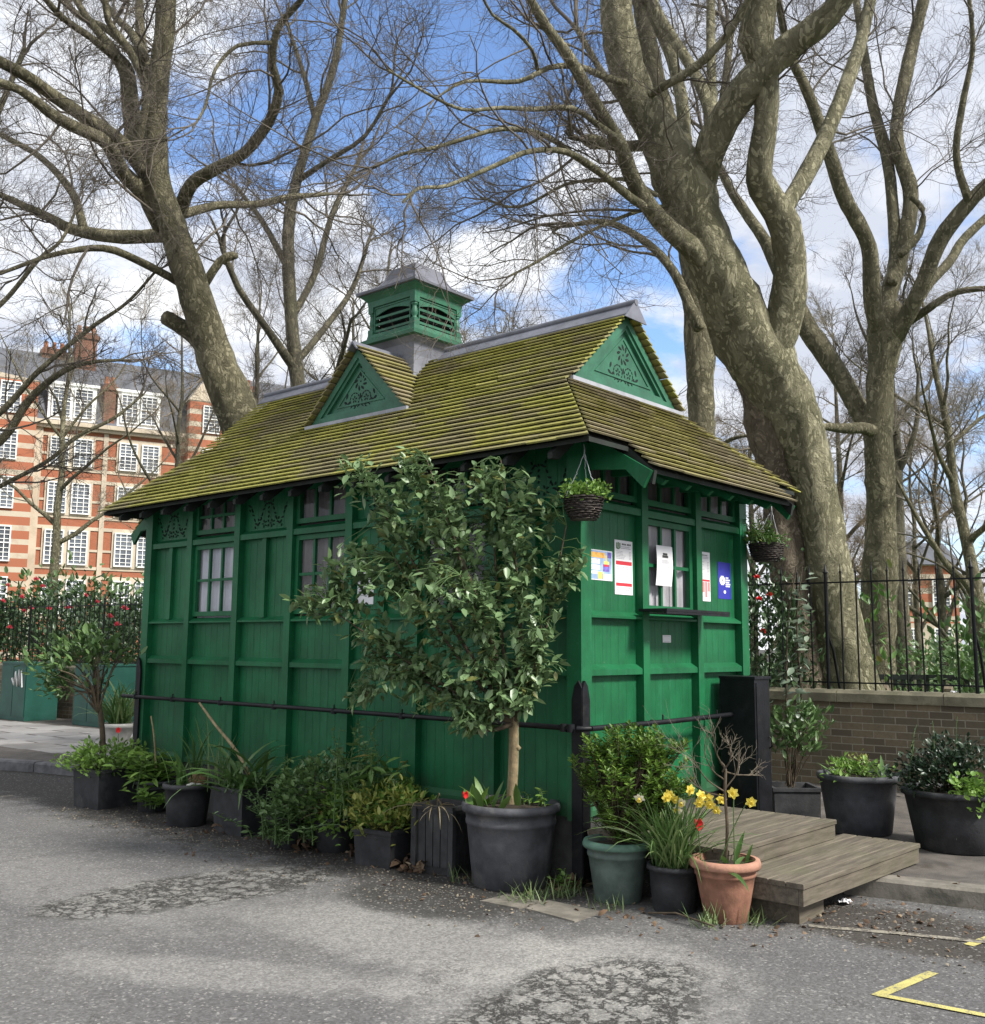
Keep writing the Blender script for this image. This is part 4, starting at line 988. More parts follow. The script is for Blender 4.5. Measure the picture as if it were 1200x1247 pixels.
# forked plane at the far right
D = 17.0; WF = .86
tr = px_limb([(1066, 860, 58), (1068, 820, 50), (1072, 700, 46), (1073, 620, 42), (1070, 520, 40), (1074, 450, 36), (1080, 405, 48), (1084, 385, 44), (1088, 370, 26)], D, D)
lm = [([(1078, 415, 30), (1064, 372, 26), (1058, 300, 22), (1028, 240, 20), (1008, 180, 18), (983, 110, 15), (960, 60, 12), (945, -20, 10)], 0, -1.2), ([(1080, 408, 30), (1080, 370, 28), (1097, 310, 23), (1110, 240, 21), (1092, 165, 18), (1107, 75, 19), (1130, -20, 15)], .1, 1.2),
      ([(1086, 345, 18), (1090, 300, 17), (1082, 200, 16), (1063, 125, 14), (1052, 60, 12), (1040, -20, 9)], .2, 2), ([(1090, 410, 28), (1104, 385, 24), (1122, 350, 22), (1147, 290, 22), (1187, 240, 20), (1240, 190, 15)], -.1, -1.2),
      ([(1112, 375, 16), (1132, 345, 14), (1157, 318, 14), (1177, 288, 12), (1235, 235, 9)], -.2, .8), ([(1105, 392, 15), (1125, 380, 12), (1167, 355, 9), (1235, 350, 7)], 0, -1), ([(1064, 520, 34), (1050, 505, 30), (1023, 458, 28), (983, 398, 28), (960, 350, 24), (933, 295, 18), (908, 258, 15), (884, 220, 12), (860, 160, 9)], .2, 1.8),
      ([(1066, 526, 18), (1050, 521, 16), (1028, 522, 14), (998, 520, 9), (972, 532, 5)], -.1, -.9), ([(1097, 310, 12), (1120, 285, 10), (1124, 255, 8), (1110, 240, 7)], .1, .3), ([(1180, 245, 12), (1165, 190, 10), (1172, 130, 9), (1185, 60, 7), (1180, -10, 6)], -1.0, -1.6)]
lm = [px_limb(p, D+a, D+b_) for p, a, b_ in lm]
make_tree('plane_tree', 'upright plane tree forking low into many stems at the far right', tr, lm, 'plane_bark', 'twig', 14, 'old plane trees', loc=(tr[0][0], tr[0][1], .13), crown_limbs=lm, dens=.9, l1=2.3, lv=(7, 6, 5), thin=.75, tmin=.38)

# branches reaching in from a tree beyond the left edge
D = 14.0; WF = 1.0
tr = px_limb([(-190, 930, 60), (-185, 800, 54), (-175, 640, 48), (-160, 500, 42), (-150, 350, 34), (-150, 200, 27), (-140, 20, 18), (-128, -200, 12), (-112, -460, 5)], D, D)
tr[0, 2] = .02; tr[1, 2] = max(.12, min(tr[1, 2], .2))
lm = [([(-165, 570, 22), (-80, 560, 12), (0, 502, 8), (46, 453, 6.5), (107, 402, 5.5), (154, 369, 4), (190, 330, 3)], 0, -.5), ([(-165, 600, 20), (-80, 590, 13), (0, 537, 10), (37, 485, 9), (79, 451, 7), (112, 441, 5), (150, 438, 3)], .2, .8), ([(-168, 620, 16), (-70, 625, 9), (0, 592, 6), (60, 560, 5), (93, 532, 4.5), (139, 509, 4), (175, 480, 2.5)], .3, 1.8),
      ([(-155, 450, 16), (-70, 420, 9), (0, 371, 6), (46, 317, 5), (75, 292, 4), (95, 250, 3)], -.2, .6), ([(-150, 330, 18), (-90, 250, 12), (-20, 170, 8), (30, 60, 6)], 0, 1)]
lm = [px_limb(p, D+a, D+b_, .1) for p, a, b_ in lm]
make_tree('plane_tree', 'slim mossy tree reaching thin branches in from the left edge', tr, lm, 'plane_bark', 'twig', 15, None, loc=(tr[0][0], tr[0][1], .12), crown_limbs=lm+[tr[-22:]], dens=1.0, l1=1.3, lv=(6, 5, 3), thin=.8)

# bare trees standing farther back in the park
def auto_tree(name, label, x, d, h, seed, spread=.42, nl=8, bark='dark_bark', twigm='twig', lean=(0, 0), fork=.25, r0=None, lv=(6, 6, 4), l1=None, group='bare trees at the back of the park', thin=1.25, tmin=.1):
    rg = np.random.default_rng(seed); b = at(x, 800, d); b[2] = .13
    r0 = r0 or h*.014; K = 12; T = []
    for k in range(K):
        f = k/(K-1); T.append([b[0]+lean[0]*f*h+rg.normal(0, .06)*f, b[1]+lean[1]*f*h+rg.normal(0, .06)*f, b[2]+h*.92*f, r0*(1-.85*f)])
    T = catmull(T, .5); limbs = []
    for i in range(nl):
        f = fork+(.85-fork)*i/max(1, nl-1)+rg.normal(0, .02); j = int(f*(len(T)-1)); s = T[j]; az = i*2.4+rg.uniform(-.5, .5)
        ln = h*spread*(1.15-.75*f)*rg.uniform(.8, 1.2); el = rg.uniform(.55, 1.1); p = s[:3].copy(); dd = np.array([math.cos(az)*math.cos(el), math.sin(az)*math.cos(el), math.sin(el)]); pts = []
        for k in range(8):
            pts.append([*p, max(.012, s[3]*.62*(1-.80*k/7))]); p = p+dd*ln/7; dd = unit(dd+rg.normal(0, .13, 3)+np.array([0, 0, .05]))
        limbs.append(catmull(pts, .4))
    return make_tree(name, label, T, limbs, bark, twigm, seed, group, loc=b, crown_limbs=limbs+[T[len(T)//2:]], tn=10, lv=lv, l1=l1 or h*.13, thin=thin, dens=.75, up=.12)
D = 22.0
tr = px_limb([(372, 800, 20), (368, 560, 19), (362, 465, 18), (354, 375, 16), (352, 271, 14), (367, 200, 12), (384, 146, 11), (409, 71, 9), (424, -30, 7)], D, D)
lm = [px_limb(p, D+a, D+b_, .3) for p, a, b_ in (([(360, 450, 12), (325, 400, 9), (290, 350, 8), (270, 300, 6)], 0, -1.5), ([(354, 390, 10), (385, 330, 8), (405, 260, 7), (440, 190, 5)], 0, 1.5), ([(353, 330, 9), (320, 270, 7), (290, 230, 5)], 0, 1), ([(360, 222, 8), (400, 195, 6), (445, 165, 5), (478, 110, 4)], 0, -1), ([(362, 440, 10), (395, 400, 8), (430, 350, 6), (450, 290, 4)], 0, 2), ([(384, 146, 7), (370, 90, 6), (350, 30, 4)], 0, 1.5), ([(366, 520, 10), (400, 480, 8), (420, 420, 6)], 0, -2))]
make_tree('bare_tree', 'slender bare tree with an upright stem between the left plane and the roof lantern', tr, lm, 'dark_bark', 'twig', 21, 'bare trees at the back of the park', loc=(tr[0][0], tr[0][1], .13), crown_limbs=lm+[tr[len(tr)//3:]], dens=.8, l1=2.0, lv=(5, 5, 4), thin=1.1)
for (x, d, h, sd_, lb_, kw) in (
    (462, 27, 13.5, 31, 'dense twiggy bare tree directly behind the roof lantern', dict(nl=11, lv=(7, 6, 4), twigm='twig')),
    (560, 33, 12.5, 32, 'pale bare tree showing just right of the roof lantern', dict(nl=9, bark='plane_bark', twigm='twig_pale')),
    (610, 24, 9.5, 33, 'small bare tree above the middle of the ridge', dict(nl=8, bark='plane_bark', twigm='twig_pale')),
    (715, 32, 12.5, 34, 'bare tree showing above the right end of the ridge', dict(nl=9, twigm='twig_pale')),
    (420, 35, 15, 35, 'tall bare tree behind the small dormer gable', dict(nl=10)),
    (300, 36, 15.5, 36, 'bare tree behind the leaning plane trunk', dict(nl=9)),
    (60, 33, 14, 37, 'thin bare tree in front of the red mansion block chimneys', dict(nl=9, thin=1.0, bark='plane_bark', twigm='twig_pale', fork=.4)),
    (205, 29, 11.5, 38, 'brownish bare tree in front of the right bay of the mansion block', dict(nl=10, twigm='twig_warm', fork=.3, thin=.8)),
    (1101, 22, 10.5, 39, 'dark slim bare tree behind the railings right of the forked plane', dict(nl=9, r0=.24, fork=.45)),
    (1030, 30, 12, 40, 'bare tree showing between the two right plane trees', dict(nl=8, twigm='twig_pale')),
    (1150, 27, 9.5, 41, 'bushy bare tree far right behind the iron railings', dict(nl=10, twigm='twig_warm', fork=.2, spread=.5)),
    (1215, 20, 9.5, 42, 'bare tree leaning at the right edge above the railings', dict(nl=9, lean=(-.06, .10), r0=.17, bark='plane_bark', twigm='twig_pale')),
    (985, 25, 7.5, 44, 'warm-brown scrub tree glimpsed between the right plane trunks', dict(nl=12, twigm='twig_warm', fork=.08, spread=.55, r0=.10)),
    (1120, 31, 9, 45, 'warm-brown scrub tree in front of the distant house', dict(nl=12, twigm='twig_warm', fork=.08, spread=.55, r0=.12)),
    (1185, 26, 8, 46, 'warm-brown scrub tree at the right edge beyond the laurel', dict(nl=12, twigm='twig_warm', fork=.08, spread=.55, r0=.11)),
    (920, 26, 9, 43, 'scrubby warm-brown tree glimpsed under the canopy corner', dict(nl=9, twigm='twig_warm', fork=.15, spread=.5))):
    auto_tree('bare_tree', lb_, x, d, h, sd_, **kw)

# ------------------------------------------------------------------ brick wall, railings, cabinets, park things
brick_mat('stock_brick', (0.21, 0.165, 0.105), (0.075, 0.062, 0.045), (0.30, 0.275, 0.215), 1.0, 'YZ', dirt=(0.11, 0.10, 0.066))
M('coping_stone', (0.19, 0.175, 0.12), 0.9, .3, 5, .4, 40, dirt=(0.09, 0.095, 0.045))
w = thing('brick_wall', (WX(0), 0, .12), 'low sooty yellow brick wall with stone coping along the park', 'wall')
mb = MB(); mb.prism([(WX(-14), -14, .05), (WX(-14)+.22, -14, .05), (WX(40)+.22, 40, .05), (WX(40), 40, .05)], (0, 0, .96)); mb.build('brickwork', 'stock_brick', w)
mb = MB(); y = -14
while y < 39:
    y2 = y+rng.uniform(.8, 1.1); o = rng.normal(0, .004)
    a, b2 = (WX(y+.004)-.045+o, y+.004), (WX(y2-.004)-.045+o, y2-.004)
    prof = [(0, 1.01), (0, 1.10), (.03, 1.135), (.28, 1.135), (.31, 1.10), (.31, 1.01)]
    mb.prism([(a[0]+p, a[1], z) for p, z in prof], (b2[0]-a[0], b2[1]-a[1], 0)); y = y2
mb.build('coping', 'coping_stone', w)
def railing(label, ya, yb, posts):
    r_ = thing('iron_railing', (WX(ya)+.11, ya, 1.13), label, 'railing', 'railings on the park wall')
    n = int((yb-ya)/.165)
    for i in range(n+1):
        y = ya+(yb-ya)*i/n; x = WX(y)+.11; po = i in posts; rr = .020 if po else .0095
        mb = MB(); tilt = rng.normal(0, .006)
        mb.tube([(x, y, 1.12), (x, y+tilt*.4, 1.9), (x, y+tilt, 2.40)], rr, 6, 0, False); mb.lathe((x, y+tilt, 2.40), [(rr, 0), (rr*1.5, .012), (rr*.9, .03), (.003, .11)], 6, 0, True, False, True)
        if po: mb.tube([(x, y, 1.75), (x+.16, y, 1.55), (x+.30, y, 1.13)], .016, 6)
        mb.build('railing_bar', 'black_paint', r_)
    mb = MB()
    for z in (1.21, 2.30): mb.obox((WX(ya)+.095, ya-.05, z-.008), (.03, 0, 0), (WX(yb)-WX(ya), yb-ya+.1, 0), (0, 0, .016))
    mb.build('rail', 'black_paint', r_)
railing('black spiked iron railing on the brick wall right of the hut', -4.0, 3.0, (6, 18, 27, 40))
railing('black spiked iron railing on the brick wall left of the hut', 8.4, 20.5, (4, 20, 36, 52))
M('cabinet_green', (0.012, 0.075, 0.055), 0.5, .2, 3, .1, 60, dirt=(0.03, 0.085, 0.075))
for lb_, x0, y0 in (('green utility cabinet with white graffiti at the left edge', 3.15, 15.05), ('green utility cabinet behind the small potted tree', 3.45, 12.75)):
    cbn = thing('utility_cabinet', (x0+.3, y0+.5, .12), lb_, 'cabinet', 'green street cabinets')
    mb = MB(); mb.box((x0, y0, .12), (x0+.62, y0+1.05, 1.17)); mb.build('body', 'cabinet_green', cbn)
    mb = MB(); mb.prism([(x0-.02, y0-.02, 1.17), (x0+.64, y0-.02, 1.17), (x0+.64, y0+1.07, 1.17), (x0-.02, y0+1.07, 1.17)], (0, 0, .035)); mb.build('lid', 'cabinet_green', cbn)
    for k in (0, 1):
        mb = MB(); mb.box((x0-.012, y0+.03+k*.505, .2), (x0-.001, y0+.515+k*.505, 1.12)); dd = mb.build('door', 'cabinet_green', cbn)
        if k == 0:
            mb = MB(); mb.lathe((0, 0, 0), [(.018, 0), (.018, .012)], 8, 0, True, True, True); o = mb.build('lock', 'lead_flashing', dd)
            o.data.transform(Matrix.Translation(Vector((x0-.012, y0+.46, .7))-Vector(OFF[dd.name].tolist())) @ Matrix.Rotation(-math.pi/2, 4, 'Y'))
    if x0 < 3.3:
        mb = MB(); pts = [(.12, .62), (.18, .92), (.22, .66), (.28, .93), (.33, .64), (.42, .90), (.47, .66), (.56, .78)]
        mb.tube([(x0-.016, y0+a, .12+z) for a, z in pts], .022, 5); mb.build('graffiti', 'white_paint', cbn)
    else:
        mb = MB(); mb.box((x0-.015, y0+.2, .5), (x0-.0125, y0+.5, .9)); mb.build('torn_sticker', M('cab_patch', (0.05, 0.16, 0.15), .7, .4, 9, 0), cbn)
# bench turned to the lawn
bn = thing('park_bench', tuple(at(1110, 850, 15.5)*np.array([1, 1, 0])+np.array([0, 0, .13])), 'dark slatted park bench seen from behind over the wall', 'bench')
bc = np.array(bn.location); OFF[bn.name] = np.zeros(3); bn.rotation_euler = (0, 0, math.radians(-52))
mb = MB()
for k in range(5): mb.box((-.9, .02+k*.09, .43), (.9, .095+k*.09, .46))
mb.build('seat', 'dark_timber', bn)
mb = MB(); mb.box((-.9, -.03, .98), (.9, .01, 1.06)); mb.box((-.9, -.03, .60), (.9, .01, .66))
for k in range(15): mb.box((-.86+k*.12, -.02, .66), (-.80+k*.12, 0, .98))
mb.build('backrest', 'dark_timber', bn)
for sx in (-.86, .80):
    for yy in (-.03, .42):
        mb = MB(); mb.box((sx, yy, 0), (sx+.06, yy+.06, 1.0 if yy < 0 else .43)); mb.build('leg', 'dark_timber', bn)
for k in range(4):
    p = at((1068, 1078, 1088, 1156)[k], 845, 14.2); mb = MB(); mb.box((p[0]-.05, p[1]-.05, .13), (p[0]+.05, p[1]+.05, .98+.05*(k % 2))); mb.prism([(p[0]-.05, p[1]-.05, .98+.05*(k % 2)), (p[0]+.05, p[1]-.05, .98+.05*(k % 2)), (p[0], p[1]-.05, 1.03+.05*(k % 2))], (0, .1, 0))
    tag(mb.build('timber_post', M('post_wood', (.16, .13, .09), .9, .3, 8, .3, 40)), ('short timber post at the left of three beside the bench', 'short timber post in the middle of three beside the bench', 'short timber post at the right of three beside the bench', 'short timber post standing alone at the right end of the bench')[k], 'post', 'timber posts by the park bench')

leaf_mat('camellia_leaf', (0.022, 0.050, 0.020), (0.07, 0.12, 0.05), .32, .12)
leaf_mat('shrub_leaf', (0.052, 0.110, 0.032), (0.135, 0.225, 0.075), .42, .2)
leaf_mat('tub_leaf', (0.085, 0.150, 0.058), (0.200, 0.300, 0.140), .38, .2, (0.14, 0.15, 0.045))
leaf_mat('lime_leaf', (0.11, 0.22, 0.035), (0.22, 0.36, 0.075), .5, .3)
leaf_mat('mid_leaf', (0.055, 0.125, 0.028), (0.13, 0.235, 0.06), .45, .25, (0.2, 0.18, 0.05))
leaf_mat('box_leaf', (0.045, 0.105, 0.014), (0.15, 0.25, 0.04), .4, .22)
leaf_mat('dark_leaf', (0.012, 0.028, 0.014), (0.038, 0.065, 0.034), .38, .1)
leaf_mat('grey_leaf', (0.10, 0.15, 0.10), (0.30, 0.36, 0.27), .4, .2)
leaf_mat('strap_leaf', (0.05, 0.115, 0.028), (0.13, 0.225, 0.07), .4, .25)
leaf_mat('pale_strap', (0.07, 0.13, 0.04), (0.20, 0.26, 0.10), .5, .25)
leaf_mat('straw', (0.20, 0.16, 0.09), (0.36, 0.30, 0.18), .8, .15)
leaf_mat('yellow_leaf', (0.15, 0.20, 0.035), (0.36, 0.37, 0.09), .5, .3)
leaf_mat('dead_leaf', (0.055, 0.034, 0.020), (0.17, 0.105, 0.06), .9, .1, (.28, .22, .15))
leaf_mat('red_petal', (0.55, 0.010, 0.018), (0.75, 0.03, 0.03), .45, .3)
leaf_mat('pink_petal', (0.55, 0.05, 0.09), (0.70, 0.13, 0.16), .5, .3)
leaf_mat('yellow_petal', (0.80, 0.62, 0.06), (0.85, 0.72, 0.16), .5, .3)
leaf_mat('cream_petal', (0.78, 0.74, 0.55), (0.82, 0.80, 0.70), .5, .3)
M('stem_brown', (0.085, 0.065, 0.042), .85, .3, 20, .3, 60); M('stem_green', (0.06, 0.11, 0.03), .6, .2, 20, 0)
M('tan_bark', (0.24, 0.185, 0.105), .85, .3, 14, .5, 50, dirt=(.12, .12, .06)); M('dry_stick', (0.30, 0.23, 0.13), .85, .25, 20, .3, 60)
def put_bush(root, c, rad, nc, nl, L, leafm, seed, part='foliage', stemm='stem_brown', base=None, **kw):
    rg = np.random.default_rng(seed); (V, F), (V2, F2) = bush(c, rad, nc, nl, L, rg, base, **kw)
    o = link_mesh(part, V, F, leafm, root); link_mesh('stems', V2, F2, stemm, root, smooth=True); return o
def blooms(root, pts, r, mat, seed, part='blossom', n=9, sub=None):
    rg = np.random.default_rng(seed)
    for p in pts:
        a = np.arange(n)*2.4; el = np.linspace(1.3, .1, n); d = np.stack([np.cos(a)*np.cos(el), np.sin(a)*np.cos(el), np.sin(el)], 1)+rg.normal(0, .12, (n, 3)); d = d-FW*.5
        V, F = leaves(np.repeat(np.asarray(p)[None], n, 0), d, r, r*.85, rg, -.15, -.2); link_mesh(part, V, F, mat, root)
def shrub(name, label, x, d, z, rad, nc, nl, L, leafm, seed, flowers=None, fl=('pink_petal', .06), group=None, **kw):
    c = at(x, 800, d); c[2] = z
    root = thing(name, (c[0], c[1], .13), label, 'shrub', group)
    put_bush(root, c, rad, nc, nl, L, leafm, seed, base=(c[0], c[1], .13), **kw)
    if flowers:
        rg = np.random.default_rng(seed+1); pts = []
        for fx, fy in flowers:
            p = at(fx, fy, d-rad[0]*.75); pts.append(p)
        blooms(root, pts, fl[1], fl[0], seed)
    return root
shrub('camellia_bush', 'camellia bush with scattered pink blooms behind the left railings', 70, 23, 1.9, (2.3, 1.0, .9), 320, 13, .13, 'camellia_leaf', 51, [(10, 714), (27, 728), (38, 742), (44, 706), (60, 742), (83, 741), (90, 741), (118, 734), (30, 745), (12, 765), (52, 715), (104, 726)], ('pink_petal', .075), 'camellias behind the railings', spread=.22)
shrub('camellia_bush', 'darker camellia bush nearest the left end of the hut, few blooms', 150, 21.0, 1.6, (1.2, .9, .85), 210, 13, .12, 'camellia_leaf', 52, [(134, 752), (152, 742), (143, 762)], ('pink_petal', .09), 'camellias behind the railings', spread=.2)
shrub('camellia_bush', 'camellia bush running off the left edge behind the railings', -60, 23, 1.85, (2.0, 1.1, .9), 240, 13, .13, 'camellia_leaf', 53, [(4, 733)], ('pink_petal', .075), 'camellias behind the railings', spread=.22)
shrub('camellia_bush', 'dark camellia with red blooms under the far hanging basket', 915, 11.9, 1.45, (.55, .6, 1.2), 330, 12, .085, 'camellia_leaf', 54, [(925, 731), (922, 704), (930, 770), (938, 726)], ('red_petal', .05), 'camellias behind the railings', spread=.13)
shrub('laurel_bush', 'glossy evergreen laurel at the right edge behind the railings', 1205, 15, 1.35, (.75, .75, .95), 90, 9, .15, 'shrub_leaf', 55, spread=.2)
shrub('laurel_bush', 'small evergreen sapling between the two plane trunks behind the railings', 1062, 13, 1.75, (.35, .35, .62), 14, 7, .13, 'mid_leaf', 56, spread=.16)
shrub('ivy_patch', 'low ivy and weeds at the bench behind the wall', 1120, 14.2, .62, (.85, .5, .30), 90, 9, .08, 'mid_leaf', 57, spread=.12)
shrub('evergreen_shrub', 'yellow-green shrub at the foot of the slim dark tree', 1130, 20, 1.0, (1.2, 1.0, .7), 90, 8, .12, 'shrub_leaf', 58, spread=.2)
shrub('evergreen_shrub', 'green hedge clump in front of the mansion, left of the hut wall', 110, 33, 1.8, (4.5, 2, 1.9), 260, 9, .26, 'shrub_leaf', 59, spread=.4)
shrub('evergreen_shrub', 'hedge clump far across the lawn, right of the slim dark tree', 1170, 42, .9, (5, 2, .9), 160, 9, .25, 'shrub_leaf', 60, spread=.4)

# ------------------------------------------------------------------ mansion block and the far house
brick_mat('red_brick', (0.36, 0.115, 0.055), (0.29, 0.088, 0.043), (0.33, 0.20, 0.135), 1.0, 'XZ', row=.075, dirt=(0.30, 0.115, 0.065))
M('pale_stone', (0.47, 0.40, 0.31), .85, .15, .5, .1, 10, dirt=(.34, .27, .19))
M('slate', (0.085, 0.09, 0.105), .7, .3, .8, .2, 6, island=.1); M('white_frame', (0.80, 0.80, 0.78), .6, .05, 3, 0)
M('dark_pane', (0.11, 0.125, 0.15), .12, .5, .7, 0, spec=.8)
mt, t, b = base_mat('striped_brick'); co = objco(t); sp = t.add('ShaderNodeSeparateXYZ'); t.link(co, sp.inputs[0])
fr2 = t.math('FRACT', t.math('MULTIPLY', sp.outputs[2], 1/.86)); c_ = t.mix(t.ramp(fr2, .60, .62), (0.33, 0.11, 0.056), (0.46, 0.40, 0.31))
c_ = t.mix(t.math('MULTIPLY', t.ramp(t.noise(co, 1.2, 6, .7), .45, .75), .5), c_, (0.27, 0.12, 0.07)); setc(t, b.inputs['Base Color'], c_); b.inputs['Roughness'].default_value = .9
def facade_uv(x, y, O, U):
    n = np.array([U[1], -U[0], 0]); r = ray(x, y); t = ((O-CAM)@n)/(r@n); p = CAM+r*t; return (p-O)@U, p[2]-O[2]
def sash(root, u, z, w, h, d=.0, muntin=(3, 4)):
    f = MB(); e = .075
    f.box((u-w/2, d-.07, z), (u-w/2+e, d+.05, z+h)); f.box((u+w/2-e, d-.07, z), (u+w/2, d+.05, z+h)); f.box((u-w/2+e, d-.07, z), (u+w/2-e, d+.05, z+e)); f.box((u-w/2+e, d-.07, z+h-e), (u+w/2-e, d+.05, z+h))
    f.box((u-w/2+e, d-.05, z+h*.52-.035), (u+w/2-e, d+.02, z+h*.52+.035))
    for k in range(1, muntin[0]): x = u-w/2+w*k/muntin[0]; f.box((x-.022, d-.03, z+e), (x+.022, d+.02, z+h-e))
    for k in range(1, muntin[1]*2):
        if k != muntin[1]: zz = z+h*k/(2*muntin[1]); f.box((u-w/2+e, d-.028, zz-.018), (u+w/2-e, d+.018, zz+.018))
    o = f.build('window', 'white_frame', root); g = MB(); g.box((u-w/2+e*.5, d+.021, z+e*.5), (u+w/2-e*.5, d+.045, z+h-e*.5)); g.build('pane', 'dark_pane', o); return o
O = at(100, 700, 65.0); O[2] = .13; UA = math.radians(-19.9); U = np.array([math.cos(UA), math.sin(UA), 0])
MN = thing('mansion_block', tuple(O), 'long red-brick mansion block with white stone bands beyond the trees', 'building'); MN.rotation_euler = (0, 0, UA); OFF[MN.name] = np.zeros(3)
zc = facade_uv(100, 517, O, U)[1]; UL, UR = -26, 18
ubay = facade_uv(40, 560, O, U)[0]; urb = facade_uv(226, 540, O, U)[0]; urb2 = facade_uv(275, 540, O, U)[0]
mb = MB(); mb.box((UL, 0, -.2), (UR, 9, zc)); mb.build('wall', 'red_brick', MN)
for nm, a, c in (('bay', UL+1, ubay), ('bay', urb, urb2)):
    mb = MB(); mb.box((a, -.9, -.2), (c, -.003, zc+2.3)); q = mb.build(nm, 'striped_brick', MN)
    mb = MB(); m_ = (a+c)/2; mb.prism([(a-.1, -.95, zc+2.3), (c+.1, -.95, zc+2.3), (m_+.6, -.95, zc+3.6), (m_-.6, -.95, zc+3.6)], (0, 1.6, 0)); mb.build('gable_top', 'pale_stone', q)
rows = [facade_uv(85, y, O, U)[1] for y in (551, 607, 667, 727)]
cols = [facade_uv(x, 552, O, U)[0] for x in (72, 101, 156, 183, 214)]
hh = (1.85, 2.0, 2.2, 2.2)
mb = MB()
for r_, h in zip(rows, hh):
    for dz, tk in ((-h/2-.28, .20), (h/2+.05, .22), (-.22, .15)):
        mb.box((UL+.5, -.06, r_+dz), (UR, -.002, r_+dz+tk))
mb.build('stone_band', 'pale_stone', MN)
mb = MB(); mb.box((UL, -.35, zc-.45), (UR, -.003, zc-.25)); mb.box((UL, -.55, zc-.25), (UR, -.003, zc+.02)); mb.build('cornice', 'pale_stone', MN)
mb = MB(); mb.box((ubay+.05, -.14, 0), (ubay+.50, -.004, zc-.46)); mb.box((facade_uv(128, 560, O, U)[0]-.15, -.10, 0), (facade_uv(128, 560, O, U)[0]+.15, -.004, zc-.46)); mb.build('quoin', 'pale_stone', MN)
for r_, h in zip(rows, hh):
    for i in (0, 2):
        a, c = cols[i], cols[i+1]; mb = MB(); mb.box((a-.72, -.10, r_-h/2-.12), (c+.72, -.061, r_+h/2+.16)); mb.build('window_surround', 'pale_stone', MN)
    for u in cols[:4]: sash(MN, u, r_-h/2, 1.14, h, -.165)
    for u in (facade_uv(7, 552, O, U)[0], facade_uv(-22, 552, O, U)[0]): sash(MN, u, r_-h/2, 1.1, h, -.98)
    sash(MN, (urb+urb2)/2+.1, r_-h/2, 1.1, h, -.98)
zr = facade_uv(100, 448, O, U)[1]+1.2
mb = MB(); mb.prism([(UL, -.2, zc), (UL, 1.2, zc+3.6), (UL, 4.4, zr+.6), (UL, 8, zr-1), (UL, 9, zc)], (UR-UL, 0, 0)); rf_ = mb.build('roof', 'slate', MN)
for x0, x1 in ((58, 117), (143, 195)):
    a, c = facade_uv(x0, 495, O, U)[0], facade_uv(x1, 495, O, U)[0]
    mb = MB(); mb.box((a, -.15, zc+.15), (c, 2.6, zc+2.45)); mb.box((a-.15, -.3, zc+2.45), (c+.15, 3, zc+2.62)); dm = mb.build('dormer', 'white_frame', MN)
    for k in (0, 1): sash(MN, a+(c-a)*(.27+.46*k), zc+.35, (c-a)*.40, 1.95, -.22)
sash(MN, (urb+urb2)/2+.1, zc+.1, 1.2, 1.9, -.98); sash(MN, facade_uv(7, 552, O, U)[0], zc+.1, 1.2, 2.0, -.98)
for x0, x1, y0, y1, dd in ((98, 121, 404, 470, 2.2), (58, 86, 424, 470, 3.6), (128, 139, 466, 520, -.1), (300, 318, 470, 520, 2)):
    a, zt = facade_uv(x0, y0, O, U); c, zb = facade_uv(x1, y1, O, U); k = 1+dd/70
    mb = MB(); mb.box((a, dd, zb-.5), (c, dd+1.6, zt*k)); mb.box((a-.12, dd-.12, zt*k-.45), (c+.12, dd+1.72, zt*k-.2)); ch = mb.build('chimney', M('sooty_brick', (.17, .085, .058), .9, .3, 1.5, .2, 8, dirt=(.13, .075, .055)), MN)
    n = max(2, int((c-a)/.45)); mb = MB()
    for i in range(n): mb.lathe((a+(c-a)*(i+.5)/n, dd+.6, zt*k), [(.16, 0), (.13, .5), (.15, .55)], 8, 0, True, True, True)
    mb.build('chimney_pots', M('terracotta_far', (.36, .15, .08), .8, .2, 3, 0), ch)
# far house across the park
O2 = at(1128, 800, 62.0); O2[2] = .13
H2 = thing('town_house', tuple(O2), 'distant red and white house glimpsed through the right railings', 'building'); ua2 = math.radians(-50); H2.rotation_euler = (0, 0, ua2); OFF[H2.name] = np.zeros(3)
mb = MB(); mb.box((-1.9, 0, -.1), (2.2, 5, 3.0)); mb.build('base_wall', 'pale_stone', H2); mb = MB(); mb.box((-1.9, .02, 3.0), (2.2, 5, 6.6)); mb.build('wall', 'striped_brick', H2)
for u in (-.9, 1.1):
    for z in (.9, 3.9): sash(H2, u, z, 1.1, 1.8, -.06)
mb = MB(); mb.prism([(-2.1, -.3, 6.6), (-2.1, 2.5, 8.2), (-2.1, 5.3, 6.6)], (4.5, 0, 0)); mb.build('roof', 'slate', H2)

# ------------------------------------------------------------------ wooden steps up to the serving hatch
def plank_mat():
    mt, t, b = base_mat('weathered_deck'); co = objco(t)
    mp = t.add('ShaderNodeMapping'); mp.inputs['Scale'].default_value = (2.0, 24, 24); t.link(co, mp.inputs[0])
    n = t.noise(mp.outputs[0], 1.5, 6, .65); n2 = t.noise(co, 3, 6, .7); r = t.add('ShaderNodeNewGeometry').outputs['Random Per Island']
    c = t.mix(t.ramp(n, .3, .7), (0.068, 0.056, 0.040), (0.142, 0.120, 0.090)); c = t.mix(t.math('MULTIPLY', t.ramp(n2, .45, .75), .6), c, (0.085, 0.088, 0.045))
    c = t.mix(1.0, c, t.mix(r, (.8,)*3, (1.15,)*3), 'MULTIPLY'); setc(t, b.inputs['Base Color'], c); b.inputs['Roughness'].default_value = .85; bump(t, b, n, .5, .006)
plank_mat()
ST = thing('wooden_steps', (.8, -.8, 0), 'two-level weathered timber steps leading up to the serving hatch', 'steps')
